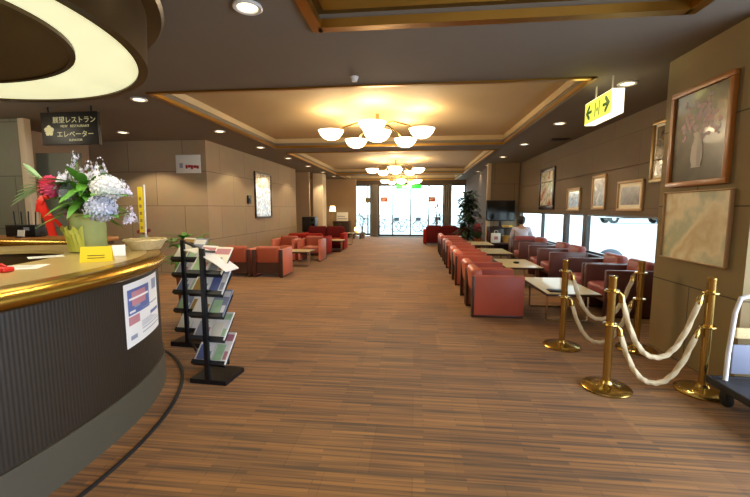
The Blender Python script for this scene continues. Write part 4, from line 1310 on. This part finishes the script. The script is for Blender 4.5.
# ------------------------------------------------------------------ seated person
def skin_mesh(verts, edges, radii, name, m, parent, sub=2, root=0):
    me = bpy.data.meshes.new(name); me.from_pydata(verts, edges, [])
    o = bpy.data.objects.new(name, me); C.objects.link(o)
    md = o.modifiers.new('s', 'SKIN'); md.use_smooth_shade = True
    for i, v in enumerate(me.skin_vertices[0].data):
        rr = radii[i]; v.radius = rr if isinstance(rr, tuple) else (rr, rr)
        v.use_root = (i == root)
    ms = o.modifiers.new('b', 'SUBSURF'); ms.levels = sub; ms.render_levels = sub
    bpy.context.view_layer.update()
    dg = bpy.context.evaluated_depsgraph_get()
    nm = bpy.data.meshes.new_from_object(o.evaluated_get(dg))
    bpy.data.objects.remove(o); nm.name = name
    nm.materials.clear(); nm.materials.append(M[m])
    for p_ in nm.polygons: p_.use_smooth = True
    q_ = bpy.data.objects.new(name, nm); C.objects.link(q_); q_.parent = parent
    return q_
def person(loc, rz, label):
    r = thing('person', label, 'person', loc, rz)
    # local frame: faces +y, origin on the floor below the hips
    V = [(0, 0, .52), (0, -.01, .66), (0, .0, .82), (0, .02, .93), (0, .035, 1.0), (0, .06, 1.075),          # 0 pelvis 1 2 3 chest 4 neck 5 head base
         (0, .075, 1.145), (0, .07, 1.215)]
    E = [(0,1),(1,2),(2,3),(3,4),(4,5),(5,6),(6,7)]
    R = [(.16,.12),(.15,.11),(.17,.115),(.15,.1),.055,.062,.084,.06]
    def limb(par, pts, rad):
        a = par
        for p_, q_ in zip(pts, rad):
            V.append(p_); R.append(q_); E.append((a, len(V)-1)); a = len(V)-1
        return a
    sh = {}
    hands = []
    arms = {1: [(.19, .02, .93), (.27, .04, .72), (.36, .26, .68), (.385, .33, .675)],
            -1: [(-.19, .02, .93), (-.25, .06, .7), (-.2, .3, .6), (-.18, .37, .585)]}
    for s in (1, -1):
        hnd = limb(3, arms[s], [.062, .047, .032, .036])
        w = Vector(arms[s][3]); d = (Vector(arms[s][3])-Vector(arms[s][2])).normalized(); sd = Vector((s, 0, 0))
        palm = w + d*.045
        pi = limb(hnd, [tuple(palm)], [(.034, .018)])
        for k, (o_, l_) in enumerate(((-.028, .055), (-.009, .068), (.01, .064), (.028, .05))):
            b_ = palm + sd*o_ + d*.02
            limb(pi, [tuple(b_), tuple(b_+d*l_*.5+Vector((0, 0, -.006))), tuple(b_+d*l_*.9+Vector((0, 0, -.03)))], [.0095, .0085, .007])
        b_ = w - sd*.03 + d*.012
        limb(hnd, [tuple(b_), tuple(b_-sd*.02+d*.03)], [.011, .009])
    legs = []
    for s in (1, -1):
        limb(0, [(s*.1, .04, .5), (s*.13, .3, .52), (s*.14, .46, .5), (s*.14, .48, .28), (s*.14, .47, .09), (s*.15, .56, .04), (s*.15, .64, .035)], [.095, .08, .062, .055, .042, .038, .03])
    skin_mesh(V, E, R, 'body', 'skin', r, 2)
    # face and ears
    t = B(); hc = Vector((0, .072, 1.165))
    t.ball(hc+Vector((0, .088, -.005)), .014, 8, 0, 1, 1, 1.6)
    for s in (-1, 1): t.ball(hc+Vector((s*.083, -.005, 0)), .02, 8, 0, .45, .8, 1.3)
    t.ball(hc+Vector((0, .078, -.045)), .02, 8, 1, 1.1, .4, .35)
    for s in (-1, 1): t.ball(hc+Vector((s*.032, .078, .02)), .01, 8, 2)
    t.build('face', ['skin', 'pink_print', 'hair'], r)
    t = B(); t.ball(hc+Vector((0, -.02, .03)), .108, 14, 0, .95, 1.02, .98); t.ball(hc+Vector((0, -.045, -.02)), .088, 12, 0, 1, .8, 1)
    t.build('hair', 'hair', r)
    # shirt: torso and sleeves to the elbow
    V2 = [V[0], V[1], V[2], V[3], (0, .03, .98)]; E2 = [(0,1),(1,2),(2,3),(3,4)]; R2 = [(.18,.14),(.17,.13),(.19,.135),(.17,.12),.07]
    for s in (1, -1):
        a = 3
        for p_, q_ in zip(arms[s][:2] + [tuple(Vector(arms[s][1]).lerp(Vector(arms[s][2]), .25))], (.078, .062, .05)):
            V2.append(p_); R2.append(q_); E2.append((a, len(V2)-1)); a = len(V2)-1
    skin_mesh(V2, E2, R2, 'shirt', 'shirt', r, 2)
    V3 = [(0, 0, .52)]; E3 = []; R3 = [(.175, .13)]
    for s in (1, -1):
        a = 0
        for p_, q_ in zip([(s*.1, .04, .5), (s*.13, .3, .52), (s*.14, .46, .5), (s*.14, .48, .28), (s*.14, .47, .11)], (.108, .093, .078, .07, .062)):
            V3.append(p_); R3.append(q_); E3.append((a, len(V3)-1)); a = len(V3)-1
    skin_mesh(V3, E3, R3, 'trousers', 'trousers', r, 2)
    for s in (1, -1):
        bx(s*.15-.05, .42, .0, s*.15+.05, .7, .085, bev=.035, seg=3).build('shoe', 'black', r)
    return r
person((man_at[0]-.02, man_at[1]+.34, 0), -.12, 'person in pale shirt with short black hair seated by the window, seen from behind')

# ------------------------------------------------------------------ outside
def vehicle(loc, rz, label):
    r = thing('delivery_truck', label, 'truck', loc, rz)
    bx(-1.2, -1.1, .75, 5.2, 1.1, 3.1, bev=.06).build('cargo_box', 'car_white', r)
    t = B(); t.prism([(-3.1, .6), (-1.3, .6), (-1.3, 2.6), (-2.5, 2.6), (-3.05, 1.6)], 2.1, 0, TR(0, -1.05, 0)); t.build('cab', 'car_white', r)
    t = B(); t.prism([(-2.9, 1.65), (-1.6, 1.65), (-1.6, 2.4), (-2.45, 2.4)], 2.14, 0, TR(0, -1.07, 0)); t.build('cab_window', 'screen', r)
    bx(-2.9, -.8, .5, 5.1, .8, .72).build('chassis', 'tyre', r)
    for x in (-2.2, 2.6, 3.8):
        for y in (-1.0, .78):
            t = B(); T = TR(x, y+.1, .48) @ RX(PI/2)
            t.lathe([(.2, -.12), (.45, -.12), (.48, -.08), (.48, .08), (.45, .12), (.2, .12)], 24, 0, T); t.lathe([(.001, -.1), (.24, -.1), (.24, .1), (.001, .1)], 18, 1, T)
            t.build('wheel', ['tyre', 'white'], r)
    return r
vehicle((22.3, 42, -.02), 0, 'white delivery truck across the street seen through the low window')
t = B()
rnd = random.Random(4)
for k in range(60): t.ball((rnd.uniform(0, 7), rnd.uniform(0, 1.2), rnd.uniform(.3, 1.3)), rnd.uniform(.3, .5), 6)
tag(t.build('hedge', 'hedge', None, (20.2, 33.5, -.02)), 'bluish green hedge across the street beyond the low window', 'hedge')
t = B(); t.ball((0, 0, .26), .3, 14, 0, 1, .8, .95)
tag(t.build('boulder', 'stone', None, (4.75, 9.75, -.02)), 'grey rounded boulder just outside the low window', 'boulder')
def bicycle(loc, rz, label):
    r = thing('bicycle', label, 'bicycle', loc, rz); r['group'] = 'bicycles outside the doors'
    for x in (-.52, .52):
        t = B(); pts = [(x+.33*cos(2*PI*i/28), 0, .34+.33*sin(2*PI*i/28)) for i in range(28)]
        t.tube(pts, .022, 8, closed=True)
        for k in range(8):
            a = PI*k/8; t.tube([(x-.33*cos(a), 0, .34-.33*sin(a)), (x+.33*cos(a), 0, .34+.33*sin(a))], .003, 4)
        t.build('wheel', 'bike', r)
    t = B()
    for a, b_ in (((-.52, .34), (-.1, .32)), ((-.1, .32), (-.22, .78)), ((-.22, .74), (.36, .74)), ((-.1, .32), (.38, .68)), ((-.52, .34), (-.22, .74)), ((.52, .34), (.36, .86))):
        t.tube([(a[0], 0, a[1]), (b_[0], 0, b_[1])], .018, 6)
    t.build('frame', 'bike', r)
    B().tube([(.3, -.26, .95), (.36, -.1, .92), (.36, .1, .92), (.3, .26, .95)], .014, 6).build('handlebar', 'bike', r)
    bx(-.36, -.07, .8, -.1, .07, .85, bev=.02).build('saddle', 'bike', r)
    bx(.42, -.16, .72, .72, .16, .95, bev=.02).build('basket', 'bike', r)
bicycle((-1.75, 24.5, -.02), .2, 'left of the two dark bicycles outside the glass doors')
bicycle((-.35, 24.9, -.02), -.1, 'middle dark bicycle outside the left glass door')
bicycle((1.0, 25.5, -.02), .5, 'right hand dark bicycle outside the right glass door')

# ------------------------------------------------------------------ light
wd = bpy.data.worlds.new('world'); bpy.context.scene.world = wd; wd.use_nodes = True
nt = wd.node_tree
bg = nt.nodes['Background']
tc = nt.nodes.new('ShaderNodeTexCoord'); sp = nt.nodes.new('ShaderNodeSeparateXYZ'); rp = nt.nodes.new('ShaderNodeValToRGB')
nt.links.new(tc.outputs['Generated'], sp.inputs[0]); nt.links.new(sp.outputs['Z'], rp.inputs[0])
rp.color_ramp.elements[0].color = (.86, .92, 1, 1); rp.color_ramp.elements[1].color = (.62, .8, 1, 1)
nt.links.new(rp.outputs[0], bg.inputs['Color'])
bg.inputs['Strength'].default_value = 5
def area(name, loc, rot, sx, sy, e, col):
    ld = bpy.data.lights.new(name, 'AREA'); ld.shape = 'RECTANGLE'; ld.size = sx; ld.size_y = sy; ld.energy = e; ld.color = col
    o = bpy.data.objects.new(name, ld); C.objects.link(o); o.location = loc; o.rotation_euler = rot
    return o
# daylight through the side entrance at right of the camera
area('entrance_daylight', (XW+.4, .4, 1.3), (0, PI/2, 0), 2.0, 4.5, 230, (.62, .74, 1))
# light of the canopy ring falling on the counter
area('canopy_lamp', (CX, CY, 2.45), (0, 0, 0), 2.2, 2.0, 45, (1, .93, .68))
# added warm fill lights behind the camera, standing in for bounced light
for x in (-1.5, 1.2):
    ld = bpy.data.lights.new('rear_fill_light', 'POINT'); ld.energy = 28; ld.color = (1, .84, .6); ld.shadow_soft_size = .4
    o = bpy.data.objects.new('rear_fill_light', ld); C.objects.link(o); o.location = (x, -1.5, 2.6)
# added fill light that brightens the dark walls behind the counter
ld = bpy.data.lights.new('counter_back_fill_light', 'POINT'); ld.energy = 40; ld.color = (1, .93, .72); ld.shadow_soft_size = .3
o = bpy.data.objects.new('counter_back_fill_light', ld); C.objects.link(o); o.location = (-6.4, 4.0, 2.6)
# added soft fill light that brightens the inside of the nearest coffer
ld = bpy.data.lights.new('coffer_fill_light', 'POINT'); ld.energy = 5; ld.color = (.95, .95, 1); ld.shadow_soft_size = .3
o = bpy.data.objects.new('coffer_fill_light', ld); C.objects.link(o); o.location = (.6, 1.5, 3.02)
# exit sign glow
ld = bpy.data.lights.new('exit_lamp', 'POINT'); ld.energy = 1.6; ld.color = (1, .92, .3); ld.shadow_soft_size = .1
o = bpy.data.objects.new('exit_lamp', ld); C.objects.link(o); o.location = (1.95, 4.95, 2.86)

sc = bpy.context.scene
sc.view_settings.view_transform = 'Standard'
sc.view_settings.look = 'None'
sc.view_settings.exposure = 0
sc.view_settings.gamma = 1
try:
    sc.cycles.max_bounces = 8; sc.cycles.sample_clamp_indirect = 4
    sc.cycles.use_denoising = True
except Exception: pass
